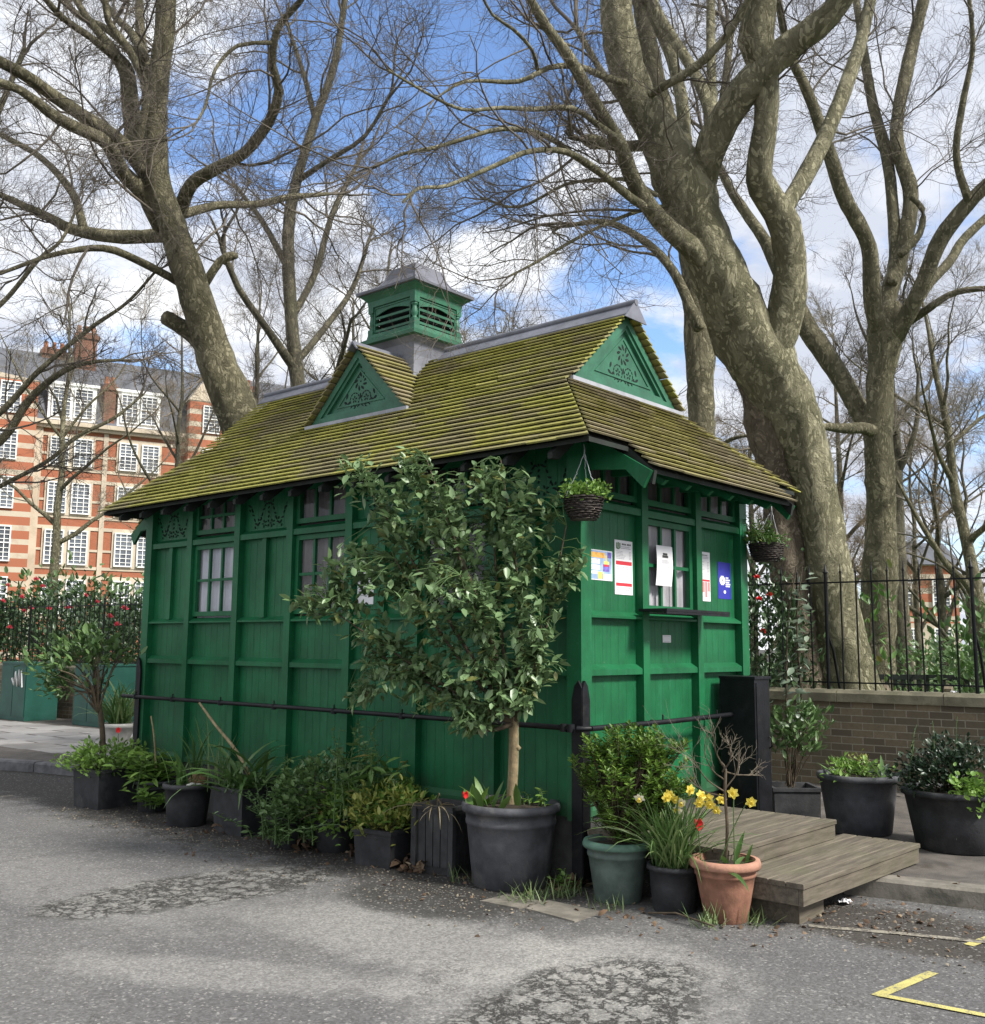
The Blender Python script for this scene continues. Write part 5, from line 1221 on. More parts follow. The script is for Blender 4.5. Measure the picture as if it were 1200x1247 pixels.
def deck(name, x0, x1, y0, y1, zt, nb, face, skew=0.0):
    mb = MB(); w = (y1-y0)/nb
    for k in range(nb):
        ya, yb = y0+k*w+.003, y0+(k+1)*w-.003; o = rng.normal(0, .002)
        mb.prism([(x0+o, ya, zt-.028), (x0+o, ya, zt-.004), (x0+o, ya+.006, zt), (x0+o, yb-.006, zt), (x0+o, yb, zt-.004), (x0+o, yb, zt-.028)], (x1-x0, skew, 0))
    d = mb.build(name, 'weathered_deck', ST); mb = MB()
    mb.prism([(x0+.01, y0+.012, zt-face), (x0+.01, y0+.012, zt-.030), (x0+.01, y0+.040, zt-.030), (x0+.01, y0+.040, zt-face)], (x1-x0-.02, skew, 0))
    mb.prism([(x0+.01, y0+.042, zt-face), (x0+.01, y0+.042, zt-.030), (x0+.01, y1, zt-.030), (x0+.01, y1, zt-face)], (.03, 0, 0))
    mb.prism([(x1-.04, y0+.042+skew, zt-face), (x1-.04, y0+.042+skew, zt-.030), (x1-.04, y1+skew, zt-.030), (x1-.04, y1+skew, zt-face)], (.03, 0, 0))
    mb.build('fascia', 'weathered_deck', d); return d
deck('lower_step', 0.0, 1.72, -1.55, -1.00, .255, 5, .125, -.07); deck('upper_step', -.02, 1.49, -1.10, -.06, .385, 9, .125, -.03)
mb = MB(); mb.box((.12, -1.46, 0), (.46, -1.06, .128)); mb.build('support_block', 'weathered_deck', ST)
mb = MB(); mb.box((.95, -1.02, .117), (1.40, -.2, .255)); mb.build('support_block', 'weathered_deck', ST)

# ------------------------------------------------------------------ pots and plants
M('black_plastic', (0.026, 0.027, 0.030), .6, .35, 7, .25, 60, dirt=(0.075, 0.072, 0.068)); M('grey_tub', (0.060, 0.062, 0.069), .65, .35, 7, .25, 70, dirt=(0.14, 0.135, 0.13))
M('green_pot', (0.085, 0.118, 0.102), .65, .3, 6, .2, 70, dirt=(0.17, 0.165, 0.14)); M('green_pot_rim', (0.10, 0.19, 0.145), .55, .2, 6, .15, 70); M('terracotta', (0.245, 0.118, 0.076), .85, .3, 9, .3, 70, dirt=(0.115, 0.082, 0.06)); M('terracotta_rim', (0.36, 0.19, 0.13), .8, .2, 9, .3, 70)
M('slat_planter', (0.035, 0.036, 0.038), .75, .3, 9, .3, 50, dirt=(0.075, 0.075, 0.07)); M('pot_white', (0.50, 0.49, 0.45), .8, .2, 5, .3, 50, dirt=(.25, .23, .19))
def tone(n, z=0.0):
    return n
def foot(x, y, r, z=0.0):
    g = on(x, y, 2, z); v = unit((g-CAM)*np.array([1, 1, 0])); c = g+v*r; c[2] = z; return c
def pot_round(root, c, rt, rb, h, mat, lip=.03, lipw=.018, bands=True, n=40):
    mb = MB(); pf = [(rb*.96, 0), (rb, .008), (rb+(rt-rb)*.55, h*.55)]
    if bands: pf += [(rb+(rt-rb)*.72, h*.735), (rb+(rt-rb)*.74+.006, h*.745), (rb+(rt-rb)*.78+.006, h*.79), (rb+(rt-rb)*.80, h*.80)]
    pf += [(rt-.006, h-lip), (rt+lipw*.8, h-lip*.95), (rt+lipw, h-lip*.5), (rt+lipw*.7, h), (rt-.012, h), (rt-.018, h-.02), (rt-.035, h-.06)]
    mb.lathe(c, pf, n); mb.build('pot', mat, root)
    mb = MB(); k = 24; V = [(c[0]+(rt-.022)*math.cos(2*math.pi*i/k), c[1]+(rt-.022)*math.sin(2*math.pi*i/k), c[2]+h-.035) for i in range(k)]; mb.add(V+[(c[0], c[1], c[2]+h-.012)], [(i, (i+1) % k, k) for i in range(k)], 0, True); mb.build('soil', 'soil', root)
def pot_square(root, c, w, h, mat, ang=0.0, taper=.9, slats=0, l=None):
    mb = MB(); l = l or w; ca, sa = math.cos(ang), math.sin(ang); q = lambda u, v, z: (c[0]+u*ca-v*sa, c[1]+u*sa+v*ca, c[2]+z)
    def ring(f, z, d=0): return [q(su*(w/2*f-d), sv*(l/2*f-d), z) for su, sv in ((-1, -1), (1, -1), (1, 1), (-1, 1))]
    V = ring(taper, 0)+ring(1, h-.03)+ring(1, h-.03, -.012)+ring(1, h, -.012)+ring(1, h, .02)+ring(1, h-.05, .025)
    F = [(0, 3, 2, 1)]+[(4*i+k, 4*i+(k+1) % 4, 4*i+4+(k+1) % 4, 4*i+4+k) for i in range(5) for k in range(4)]
    mb.add(V, F)
    if slats:
        for k in range(slats):
            u0, u1 = -w/2+.03+(w-.06)*k/slats, -w/2+.03+(w-.06)*(k+1)/slats-.008
            for sv in (-1, 1): mb.prism([q(u0*.97, sv*(l/2*.985), .05), q(u1*.97, sv*(l/2*.985), .05), q(u1, sv*(l/2), h-.06), q(u0, sv*(l/2), h-.06)], np.array(q(0, sv*.008, 0))-np.array(q(0, 0, 0)))
            for su in (-1, 1): mb.prism([q(su*(w/2*.985), u0*.97, .05), q(su*(w/2*.985), u1*.97, .05), q(su*(w/2), u1, h-.06), q(su*(w/2), u0, h-.06)], np.array(q(su*.008, 0, 0))-np.array(q(0, 0, 0)))
        for su in (-1, 1):
            for sv in (-1, 1): mb.prism([q(su*w/2-.022, sv*l/2-.022, 0), q(su*w/2+.018, sv*l/2-.022, 0), q(su*w/2+.018, sv*l/2+.018, 0), q(su*w/2-.022, sv*l/2+.018, 0)], (0, 0, h-.02))
    mb.build('pot', mat, root)
    mb = MB(); mb.add(ring(1, h-.045, .022), [(0, 1, 2, 3)]); mb.build('soil', 'soil', root)
GRP = 'potted plants round the hut'
def potted(label, c, name='potted_plant', cat='potted plant', group=GRP): return thing(name, tuple(c), label, cat, group)
def stalk(root, P, r0, r1, mat='stem_brown', name='stem', n=7, step=.05):
    P4 = catmull(np.c_[np.asarray(P, float), np.linspace(r0, r1, len(P))], step); V, F = tube_np(P4[None, :, :3], P4[None, :, 3], n); return link_mesh(name, V, F, mat, root, smooth=True)
def put_straps(root, c, n, L, W, lean, mat, seed, rad=.05, droop=1.0, part='strap_leaves', K=7, azr=None):
    rg = np.random.default_rng(seed); az = rg.uniform(0, 6.283, n) if azr is None else rg.uniform(azr[0], azr[1], n)
    b = np.asarray(c)+np.c_[rg.normal(0, rad, (n, 2)), np.zeros(n)]
    V, F = straps(b, az, L*rg.uniform(.6, 1.15, n), W, rg.uniform(lean[0], lean[1], n), rg, K, droop); return link_mesh(part, V, F, mat, root, smooth=True)
def leafy_stems(root, c, n, H, L, mat, seed, spread=.12, lean=.35, per=12, lw=.42, rad=.05, up=.35, t0=.15, stemm='stem_green', whorl=True):
    """several upright stems with leaves up their length"""
    rg = np.random.default_rng(seed); B, Dr, Ls, tubes, rr = [], [], [], [], []
    for i in range(n):
        b = np.asarray(c)+np.r_[rg.normal(0, rad, 2), 0]; az = rg.uniform(0, 6.28); le = abs(rg.normal(0, lean)); h = H*rg.uniform(.65, 1.1)
        t = np.linspace(0, 1, 7)[:, None]; P = b+t*h*np.array([0, 0, 1.0])*(1-.2*le*t)+np.array([math.cos(az), math.sin(az), 0])*h*le*t**1.6+rg.normal(0, .008, (7, 3))*t
        tubes.append(P); rr.append(np.linspace(.006, .0022, 7))
        for k in range(per):
            f = t0+(1-t0)*(k+rg.random()*.5)/per; j = min(5, int(f*6)); w = f*6-j; p = P[j]*(1-w)+P[j+1]*w; a = k*2.4+rg.uniform(-.4, .4)
            B.append(p); Dr.append([math.cos(a), math.sin(a), up+rg.normal(0, .3)+f*.3]); Ls.append(L*rg.uniform(.6, 1.15)*(1.1-.45*f))
    V, F = leaves(np.array(B), np.array(Dr), np.array(Ls), np.array(Ls)*lw, rg, .2, .4); o = link_mesh('foliage', V, F, mat, root)
    V, F = tube_np(np.array(tubes), np.array(rr), 5); link_mesh('stems', V, F, stemm, root, smooth=True); return o
def tulip(root, p, r, seed, bh=.25):
    rg = np.random.default_rng(seed); p = np.asarray(p, float); a = np.arange(7)*2.1; d = np.stack([np.cos(a)*.45, np.sin(a)*.45, np.ones(7)], 1)
    V, F = leaves(np.repeat(p[None], 7, 0)+d*np.array([.012, .012, 0]), d, r*2.0, r*1.5, rg, -.28, -.25, up=np.stack([-np.cos(a), -np.sin(a), 0*a+.3], 1)); link_mesh('tulip_flower', V, F, 'red_petal', root)
    if bh > 0: stalk(root, [p-np.array([.01, .02, bh]), p-np.array([0, .005, bh*.4]), p], .004, .0035, 'stem_green', 'tulip_stem', 5)

# a: long black planter with the little evergreen tree
c = foot(130, 985, .22); pa = potted('leftmost planter, holding a small dark-leaved tree over bright green ground cover', c, 'planter_tree', 'potted tree')
pot_square(pa, c, .50, .37, 'black_plastic', .1, .92, 0, .42)
put_bush(pa, c+np.array([0, .0, .44]), (.40, .36, .15), 120, 10, .055, 'lime_leaf', 71, base=c+np.array([0, 0, .30]), spread=.05, zlo=-.7, lw=.6)
tb = c+np.array([-.02, .08, .33]); top = at(120, 852, 10.05)
stalk(pa, [tb, tb*.5+top*.5+np.array([.02, 0, 0]), top], .030, .024, 'stem_brown', 'trunk', 9)
for (x, y, dd) in ((60, 838, -.1), (85, 805, .1), (105, 782, .0), (130, 800, .2), (150, 800, -.1), (70, 815, -.3), (155, 785, .1), (118, 800, -.2), (98, 822, -.3)):
    e = at(x, y, 10.05+dd); stalk(pa, [top-np.array([0, 0, .12]), top*.5+e*.5+np.array([0, 0, .05]), e], .013, .004, 'stem_brown', 'branch', 6)
for i, (x, y, rx, rz, n) in enumerate(((66, 812, .20, .15, 15), (100, 792, .24, .13, 17), (142, 796, .20, .11, 8), (72, 835, .20, .09, 10), (112, 778, .16, .08, 6), (128, 815, .15, .12, 5))):
    put_bush(pa, at(x, y, 10.05), (rx, .25, rz), n, 8, .10, 'shrub_leaf', 72+i, base=at(118, 845, 10.05), spread=.06)
tulip(pa, at(144, 893, 9.6), .028, 1, .16)
# b: leafy laurel-like plant
c = foot(185, 990, .15); pb = potted('lime-leaved drooping plant in a small black pot, next to the leftmost planter', c)
pot_round(pb, c, .16, .13, .28, 'black_plastic'); leafy_stems(pb, c+np.array([0, 0, .22]), 22, .36, .18, 'lime_leaf', 81, lean=.8, per=10, rad=.09, lw=.36)
V_ = leafy_stems(pb, c+np.array([-.10, -.14, .05]), 12, .24, .15, 'lime_leaf', 82, lean=.9, per=8, rad=.06, lw=.36)
stalk(pb, [c+np.array([.05, .02, .26]), at(188, 900, 9.6), at(184, 872, 9.6)], .009, .007, 'dry_stick', 'dead_stem')
# c: low round tub
c = foot(227, 1008, .16); pc = potted('round black tub with a few strappy leaves and a stump, third pot from the left', c)
pot_round(pc, c, .205, .165, .36, 'black_plastic', .045, .016, False); put_straps(pc, c+np.array([-.03, .02, .33]), 16, .36, .032, (.1, .8), 'mid_leaf', 83, .06, 1.2)
mb = MB(); rg = np.random.default_rng(5); mb.lathe(c+np.array([.17, .10, .22]), [(.10, 0), (.12, .06), (.105, .13), (.06, .19), (.02, .205)], 14); o = mb.build('stump', M('fibrous_stump', (.14, .085, .045), .95, .4, 25, .9, 30), pc)
mb = MB()
for k in range(5):
    p_ = c+np.array([rg.normal(-.02, .06), rg.normal(-.09, .04), .33]); mb.lathe(p_, [(.026, 0), (.034, .012), (.022, .026), (.004, .03)], 8)
mb.build('pebbles', 'pot_white', pc)
put_straps(pc, c+np.array([.15, .14, .36]), 12, .55, .018, (.05, .5), 'strap_leaf', 84, .03, .9)
# d: square planter, agapanthus and the long dead cane
c = foot(298, 1018, .20); pd_ = potted('square black planter of arching strap leaves with a long dead cane leaning out', c)
pot_square(pd_, c, .40, .38, 'black_plastic', .05, .90); put_straps(pd_, c+np.array([-.02, -.02, .35]), 64, .62, .036, (.4, 1.3), 'strap_leaf', 85, .09, 1.5)
e = at(243, 856, 9.3); s_ = c+np.array([.10, .0, .34]); stalk(pd_, [s_, s_*.66+e*.34+np.array([.03, .03, .05]), s_*.3+e*.7+np.array([0, 0, .02]), e], .019, .010, 'dry_stick', 'dead_cane', 8)
put_straps(pd_, c+np.array([-.12, .25, .32]), 14, .62, .012, (.02, .35), 'pale_strap', 86, .03, .5)
# e: hebe with one tall spire
c = foot(348, 1036, .15); pe = potted('bushy hebe with one upright spire hiding its small black pot', c)
pot_round(pe, c, .15, .12, .25, 'black_plastic'); leafy_stems(pe, c+np.array([-.04, -.10, .08]), 66, .40, .062, 'shrub_leaf', 87, lean=.85, per=24, rad=.13, lw=.42, t0=.05)
leafy_stems(pe, c+np.array([-.02, .02, .2]), 7, .46, .066, 'mid_leaf', 88, lean=.08, per=34, rad=.025, lw=.42, t0=.05)
# f: mixed small-leaved shrub
c = foot(408, 1040, .16); pf_ = potted('tangled small-leaved shrub with dry straw in a black pot, right of the hebe', c)
pot_round(pf_, c, .17, .14, .26, 'black_plastic'); put_bush(pf_, c+np.array([-.05, .12, .44]), (.40, .28, .26), 150, 10, .055, 'shrub_leaf', 89, base=c+np.array([0, 0, .2]), spread=.05, lw=.6)
put_bush(pf_, c+np.array([.0, -.08, .30]), (.30, .24, .18), 80, 9, .065, 'lime_leaf', 90, base=c+np.array([0, 0, .2]), spread=.05, lw=.5)
put_straps(pf_, c+np.array([0, -.12, .30]), 26, .42, .010, (.7, 1.5), 'straw', 91, .06, 1.7, 'straw')
blooms(pf_, [at(387, 988, 7.9), at(392, 992, 7.8)], .03, 'red_petal', 5, 'red_leaf')
# g: tall leafy thing
c = foot(470, 1057, .17); pg = potted('square black pot of tall broad leaves with yellowing herbs at its foot', c)
pot_square(pg, c, .34, .26, 'black_plastic', .15, .92); leafy_stems(pg, c+np.array([.05, .12, .24]), 14, .62, .22, 'mid_leaf', 92, lean=.28, per=10, rad=.07, lw=.32, up=-.1)
leafy_stems(pg, c+np.array([-.08, .20, .3]), 12, .74, .085, 'shrub_leaf', 93, lean=.28, per=14, rad=.12, lw=.5)
put_bush(pg, c+np.array([-.06, -.02, .38]), (.30, .24, .18), 90, 9, .055, 'yellow_leaf', 94, base=c+np.array([0, 0, .2]), spread=.05, lw=.45)
put_bush(pg, c+np.array([.08, .02, .34]), (.26, .22, .15), 60, 8, .08, 'lime_leaf', 95, base=c+np.array([0, 0, .2]), spread=.05, lw=.45)
# h: slatted planter
c = foot(543, 1066, .18); ph_ = potted('empty-looking slatted black planter with straw hanging over its rim', c, 'slatted_planter', 'planter')
pot_square(ph_, c, .32, .46, 'slat_planter', math.radians(8), .96, 4); put_straps(ph_, c+np.array([-.13, -.02, .45]), 16, .40, .009, (.9, 1.6), 'straw', 96, .03, 1.9, 'straw', azr=(2.2, 4.6))
# i: big tub with the standard camellia
c = foot(622, 1088, .27); pi_ = potted('large grey-black tub with a tall bushy camellia tree in front of the hut corner', c, 'potted_tree', 'potted tree')
pot_round(pi_, c, .315, .255, .535, 'grey_tub', .055, .022, True, 56)
zt = c+np.array([0, 0, .50]); dz_ = float((zt-CAM)@FW); fk = at(626, 872, dz_)
stalk(pi_, [zt, zt*.5+fk*.5+np.array([.012, 0, 0]), fk], .036, .033, 'tan_bark', 'trunk', 12)
mb = MB(); mb.lathe(zt*.35+fk*.65+np.array([.02, -.03, 0]), [(.004, -.02), (.022, 0), (.004, .02)], 8); mb.build('knot', 'tan_bark', pi_)
rg = np.random.default_rng(101); ct = []
# crown outline, read as overlapping leafy masses at their own depths: x, y, half width, half height (m), depth offset
CRN = ((560, 610, .33, .27, .0, 34), (480, 610, .26, .26, .08, 24), (430, 575, .16, .17, .12, 8), (640, 620, .27, .30, -.02, 26), (690, 690, .17, .24, -.05, 13), (540, 720, .36, .30, -.12, 40), (450, 700, .26, .22, .05, 24), (385, 725, .22, .14, .05, 13), (415, 690, .16, .16, .05, 9), (630, 740, .33, .28, -.18, 38), (590, 820, .32, .24, -.15, 34), (500, 790, .26, .20, -.02, 22), (660, 800, .18, .24, -.10, 16), (568, 880, .15, .14, -.2, 16), (440, 770, .22, .12, .0, 10), (500, 565, .14, .12, .05, 7), (590, 575, .20, .12, .05, 9), (430, 845, .14, .10, .1, 5), (355, 735, .10, .06, .1, 3), (520, 850, .22, .12, -.05, 12), (470, 815, .22, .12, .0, 12), (620, 850, .2, .12, -.2, 12), (600, 680, .34, .30, .1, 22), (520, 660, .3, .3, .12, 20))
P = []
for x, y, w_, h_, dd, n in CRN:
    q = ball_pts(int(n*2.0), rg, .1); P.append(at(x, y, dz_+dd)+q[:, :1]*RT*w_+q[:, 1:2]*UP*h_+q[:, 2:]*FW*np.minimum(.34, w_*1.1))
P = np.vstack(P); P = P[(P[:, 0] < -.06) | (P[:, 1] < -.10)]
main = []
for (x, y, dd) in ((440, 580, .1), (520, 560, .05), (610, 560, 0), (690, 640, -.05), (400, 740, .05), (660, 760, -.2), (560, 700, -.25), (480, 680, 0), (600, 640, .1), (570, 860, -.2), (450, 790, .05), (540, 620, -.1)):
    e = at(x, y, dz_+dd); md = fk*.55+e*.45+np.array([0, 0, -.04])+rg.normal(0, .03, 3); main.append(catmull([[*(fk-np.array([0, 0, .05])), .020], [*md, .012], [*e, .004]], .05))
for L4 in main:
    V, F = tube_np(L4[None, :, :3], L4[None, :, 3], 7); link_mesh('branch', V, F, 'stem_brown', pi_, smooth=True)
allp = np.vstack(main)[:, :3]; tw = []; B, Dd = [], []
for p in P:
    k = np.argmin(np.linalg.norm(allp-p, axis=1)+.25*np.linalg.norm(allp-fk, axis=1)*0); s_ = allp[k]; t = np.linspace(0, 1, 5)[:, None]
    tw.append(s_+(p-s_)*t+np.array([0, 0, 1.0])*.03*np.sin(t*3.14)+rg.normal(0, .008, (5, 3))*np.sin(t*3.14))
    dr = unit(p-s_+.25*(p-fk)); nl = rg.integers(6, 11)
    for i in range(nl):
        f = i/nl; B.append(p-dr*(.17*(1-f))+rg.normal(0, .010, 3)); Dd.append(dr*.45+rg.normal(0, .62, 3)+np.array([0, 0, .12]))
V, F = tube_np(np.array(tw), np.broadcast_to(np.linspace(.005, .002, 5), (len(tw), 5))*.8, 4); link_mesh('twigs', V, F, 'stem_green', pi_, smooth=True)
Ls = .080*rg.uniform(.5, 1.2, len(B)); V, F = leaves(np.array(B), np.array(Dd), Ls, Ls*rg.uniform(.48, .62, len(B)), rg, .16, .38); link_mesh('crown', V, F, 'tub_leaf', pi_)
put_straps(pi_, zt+np.array([-.12, .02, 0]), 8, .22, .05, (.2, 1.0), 'mid_leaf', 102, .06, 1.0); leafy_stems(pi_, zt+np.array([.06, -.14, 0]), 5, .13, .06, 'lime_leaf', 103, lean=.5, per=7, rad=.05)
put_straps(pi_, zt+np.array([-.16, .16, .0]), 6, .24, .055, (.3, 1.0), 'lime_leaf', 104, .04, 1.0); tulip(pi_, at(567, 973, dz_-.05), .026, 2, .05)
# j: green pot with choisya
c = foot(753, 1103, .15); pj = potted('pale green pot with a dense round evergreen bush by the hut corner', c)
pot_round(pj, c, .200, .145, .365, 'green_pot', .045, .020, True); mb = MB(); mb.lathe(c, [(.2025, .323), (.2225, .331), (.2225, .348), (.214, .367), (.188, .368)], 40, cap0=False); mb.build('rim', 'green_pot_rim', pj); pj_c = c+np.array([0.02, .02, .0])
dzj = float((c-CAM)@FW)
rgj = np.random.default_rng(111); B, Dd, Lz, tb_ = [], [], [], []
for x, y, w_, h_, n in ((768, 945, .34, .27, 230), (765, 900, .22, .10, 40), (735, 930, .20, .18, 40), (815, 930, .20, .20, 46), (775, 990, .24, .18, 46), (800, 905, .16, .12, 26), (720, 905, .10, .07, 10), (820, 975, .14, .14, 18), (742, 985, .14, .14, 18)):
    q = ball_pts(n, rgj, .35); pts = at(x, y, dzj)+q[:, :1]*RT*w_+q[:, 1:2]*UP*h_+q[:, 2:]*FW*w_*.8
    for p in pts:
        s_ = c+np.array([0, 0, .36]); t = np.linspace(0, 1, 5)[:, None]; tb_.append(s_+(p-s_)*t+rgj.normal(0, .01, (5, 3))); dr = unit(unit(p-s_)+np.array([0, 0, .5]))
        for k in range(13):
            f = k/13; a = k*2.4; o = np.array([math.cos(a), math.sin(a), .25+.5*f]); B.append(p-dr*.07*(1-f)); Dd.append(o+dr*.5*f+rgj.normal(0, .15, 3)); Lz.append(.046*rgj.uniform(.7, 1.15))
V, F = leaves(np.array(B), np.array(Dd), np.array(Lz), np.array(Lz)*.42, rgj, .18, .2); link_mesh('foliage', V, F, 'box_leaf', pj)
V, F = tube_np(np.array(tb_), np.broadcast_to(np.linspace(.006, .002, 5), (len(tb_), 5)), 4); link_mesh('stems', V, F, 'stem_brown', pj, smooth=True)
# k: daffodils
c = foot(822, 1115, .13); pk = potted('black pot overflowing with daffodils and one red tulip', c)
pot_round(pk, c, .155, .13, .27, 'black_plastic', .03, .012, False); dk = float((c-CAM)@FW)
put_straps(pk, c+np.array([0, 0, .25]), 120, .52, .013, (.02, .75), 'strap_leaf', 121, .055, .75, 'daffodil_leaves'); put_straps(pk, c+np.array([-.02, -.02, .25]), 46, .60, .012, (.5, 1.1), 'strap_leaf', 122, .05, 1.5, 'daffodil_leaves')
put_straps(pk, c+np.array([-.06, -.02, .25]), 40, .62, .012, (.35, .95), 'pale_strap', 123, .04, 1.35, 'daffodil_leaves', azr=(1.6, 4.4))
def daffodil(root, p, mat, seed, r=.032):
    rg = np.random.default_rng(seed); p = np.asarray(p, float); f = unit(-FW+np.array([0, 0, -.1])+rg.normal(0, .45, 3)); s = unit(np.cross(f, [0, 0, 1.0])); u = np.cross(s, f)
    a = np.arange(6)*math.pi/3+rg.uniform(0, 1); d = np.cos(a)[:, None]*s+np.sin(a)[:, None]*u+f*.12
    V, F = leaves(np.repeat(p[None], 6, 0), d, r*1.15, r*.85, rg, .08, .1, up=np.repeat(f[None], 6, 0)+.001); fl = link_mesh('flower', V, F, mat, root)
    K = 10; aa = np.arange(K)*2*math.pi/K; V = [p+f*z+(np.cos(q)*s+np.sin(q)*u)*rr for z, rr in ((.002, .008), (.016, .010), (.024, .015)) for q in aa]
    mb = MB(); mb.add(V, [(i*K+k, i*K+(k+1) % K, (i+1)*K+(k+1) % K, (i+1)*K+k) for i in range(2) for k in range(K)], 0, True); mb.build('trumpet', 'yellow_petal', fl)
    b = c+np.array([rg.normal(0, .04), rg.normal(0, .04), .25]); stalk(root, [b, b*.4+p*.6+np.array([0, 0, .05]), p-f*.03+np.array([0, 0, .012]), p-f*.004], .0035, .0028, 'stem_green', 'flower_stem', 5)
for i, (x, y, mt_) in enumerate(((779, 972, 'cream_petal'), (816, 967, 'yellow_petal'), (822, 973, 'yellow_petal'), (830, 978, 'cream_petal'), (841, 962, 'yellow_petal'), (852, 978, 'yellow_petal'), (854, 969, 'yellow_petal'), (863, 972, 'yellow_petal'), (865, 980, 'yellow_petal'), (879, 973, 'yellow_petal'), (873, 986, 'yellow_petal'), (826, 986, 'cream_petal'), (812, 971, 'yellow_petal'))):
    daffodil(pk, at(x, y, dk-.05+.03*(i % 4)), mt_, 130+i)
tulip(pk, at(851, 1012, dk-.12), .036, 3, .22)
# l: terracotta pot with a bare twiggy shrub
c = foot(885, 1127, .13); pl = potted('terracotta pot with a bare twisted twig shrub, nearest the steps', c)
pot_round(pl, c, .188, .125, .345, 'terracotta', .050, .016, True, 48); mb = MB(); mb.lathe(c, [(.1905, .298), (.2065, .306), (.2065, .328), (.200, .347), (.176, .348)], 48, cap0=False); mb.build('rim', 'terracotta_rim', pl); dl = float((c-CAM)@FW); V3 = lambda x, y, dd=0: at(x, y, dl+dd)
stalk(pl, [c+np.array([0, 0, .31]), V3(886, 1010), V3(883, 965), V3(884, 938), V3(878, 928)], .011, .008, 'stem_brown', 'trunk', 8)
ends = (((884, 965), (862, 950), (848, 930), (836, 905)), ((883, 950), (868, 938), (858, 915), (862, 895)), ((884, 940), (900, 944), (918, 943)), ((880, 932), (872, 915), (868, 890)), ((884, 960), (898, 940), (900, 915)), ((883, 970), (855, 962), (838, 940)), ((880, 940), (890, 925), (888, 905)))
lims = []
for i, e in enumerate(ends):
    P4 = catmull([[*V3(x, y, .05*(i % 3-1)*k), .0052*(1-.22*k)] for k, (x, y) in enumerate(e)], .03); lims.append(P4)
    V, F = tube_np(P4[None, :, :3], P4[None, :, 3], 6); link_mesh('branch', V, F, 'stem_brown', pl, smooth=True)
rgl = np.random.default_rng(6); Q = [resample(q, 8) for q in lims]; Pq = np.array([q[0][:, :3] for q in Q]); Rq = np.array([q[0][:, 3] for q in Q]); Lq = np.array([q[1] for q in Q])
p1, r1, l1_ = sprout(Pq, Rq, Lq, 7, .8, 6, rgl, .25, .4, 1.0, .6, .0018, .15, .2, .6, .05); p2, r2, _ = sprout(p1, r1, l1_, 3, .6, 5, rgl, .2, .4, 1.0, .7, .0011, .1, .2, .6, .03)
V, F = merge([tube_np(p1, r1, 4)]+[(lambda q: (q[0], q[1]+len(p1)*6*4))(tube_np(p2, r2, 4))]); link_mesh('twigs', V, F, M('pale_twig', (.19, .16, .12), .9, .2, 9, 0), pl, smooth=True)
put_straps(pl, c+np.array([.06, -.06, .31]), 5, .20, .038, (.5, 1.2), 'mid_leaf', 141, .04, 1.0); put_straps(pl, c+np.array([-.12, -.10, .30]), 3, .30, .03, (1.1, 1.6), 'strap_leaf', 142, .03, 1.6)
for k in range(2): daffodil(pl, V3((893, 915)[k], (966, 977)[k], -.05), 'yellow_petal', 150+k)
# m: square planter with a tall thin evergreen on canes
c = foot(965, 998, .22, .12); pm = potted('square dark planter with a tall thin grey-leaved climber on canes', c)
pot_square(pm, c, .40, .26, 'slat_planter', math.radians(40), .97); dm_ = float((c-CAM)@FW)
for dx in (-10, 8): stalk(pm, [c+np.array([dx*.004, 0, .2]), at(968+dx, 860, dm_), at(966+dx*.6, 760, dm_), at(974+dx*.4, 690, dm_)], .009, .005, 'stem_brown', 'stem', 6)
rg = np.random.default_rng(161); B, Dd, Lz = [], [], []
for k in range(64):
    f = k/64; y = 700+190*f; x = 975-4*f+rg.normal(0, 6); a = k*2.4; B.append(at(x, y, dm_+rg.normal(0, .03))); Dd.append([math.cos(a), math.sin(a), rg.normal(.1, .35)]); Lz.append(.115*rg.uniform(.7, 1.15))
V, F = leaves(np.array(B), np.array(Dd), np.array(Lz), np.array(Lz)*.5, rg, .15, .3); link_mesh('foliage', V, F, 'grey_leaf', pm)
put_bush(pm, at(972, 888, dm_), (.24, .22, .24), 42, 8, .085, 'shrub_leaf', 162, base=c+np.array([0, 0, .25]), spread=.06)
# n: round tub of spring shoots
c = foot(1048, 1020, .27, .12); pn = potted('smooth grey round tub with low spring shoots, between square planter and right tub', c)
pot_round(pn, c, .305, .245, .46, 'grey_tub', .05, .016, False, 52); put_straps(pn, c+np.array([0, -.02, .43]), 22, .20, .034, (.3, 1.3), 'mid_leaf', 163, .11, 1.2); put_bush(pn, c+np.array([.06, .0, .47]), (.22, .2, .07), 34, 8, .045, 'lime_leaf', 164, base=c+np.array([0, 0, .40]), spread=.04, lw=.6)
put_bush(pn, c+np.array([-.2, .05, .48]), (.10, .1, .09), 14, 7, .05, 'lime_leaf', 165, base=c+np.array([-.2, .05, .40]), spread=.03); put_straps(pn, c+np.array([.12, 0, .43]), 12, .22, .008, (.5, 1.4), 'straw', 166, .08, 1.2, 'straw'); put_bush(pn, c+np.array([.04, 0, .57]), (.05, .05, .05), 8, 6, .03, 'yellow_leaf', 167, base=c+np.array([.04, 0, .44]), spread=.02)
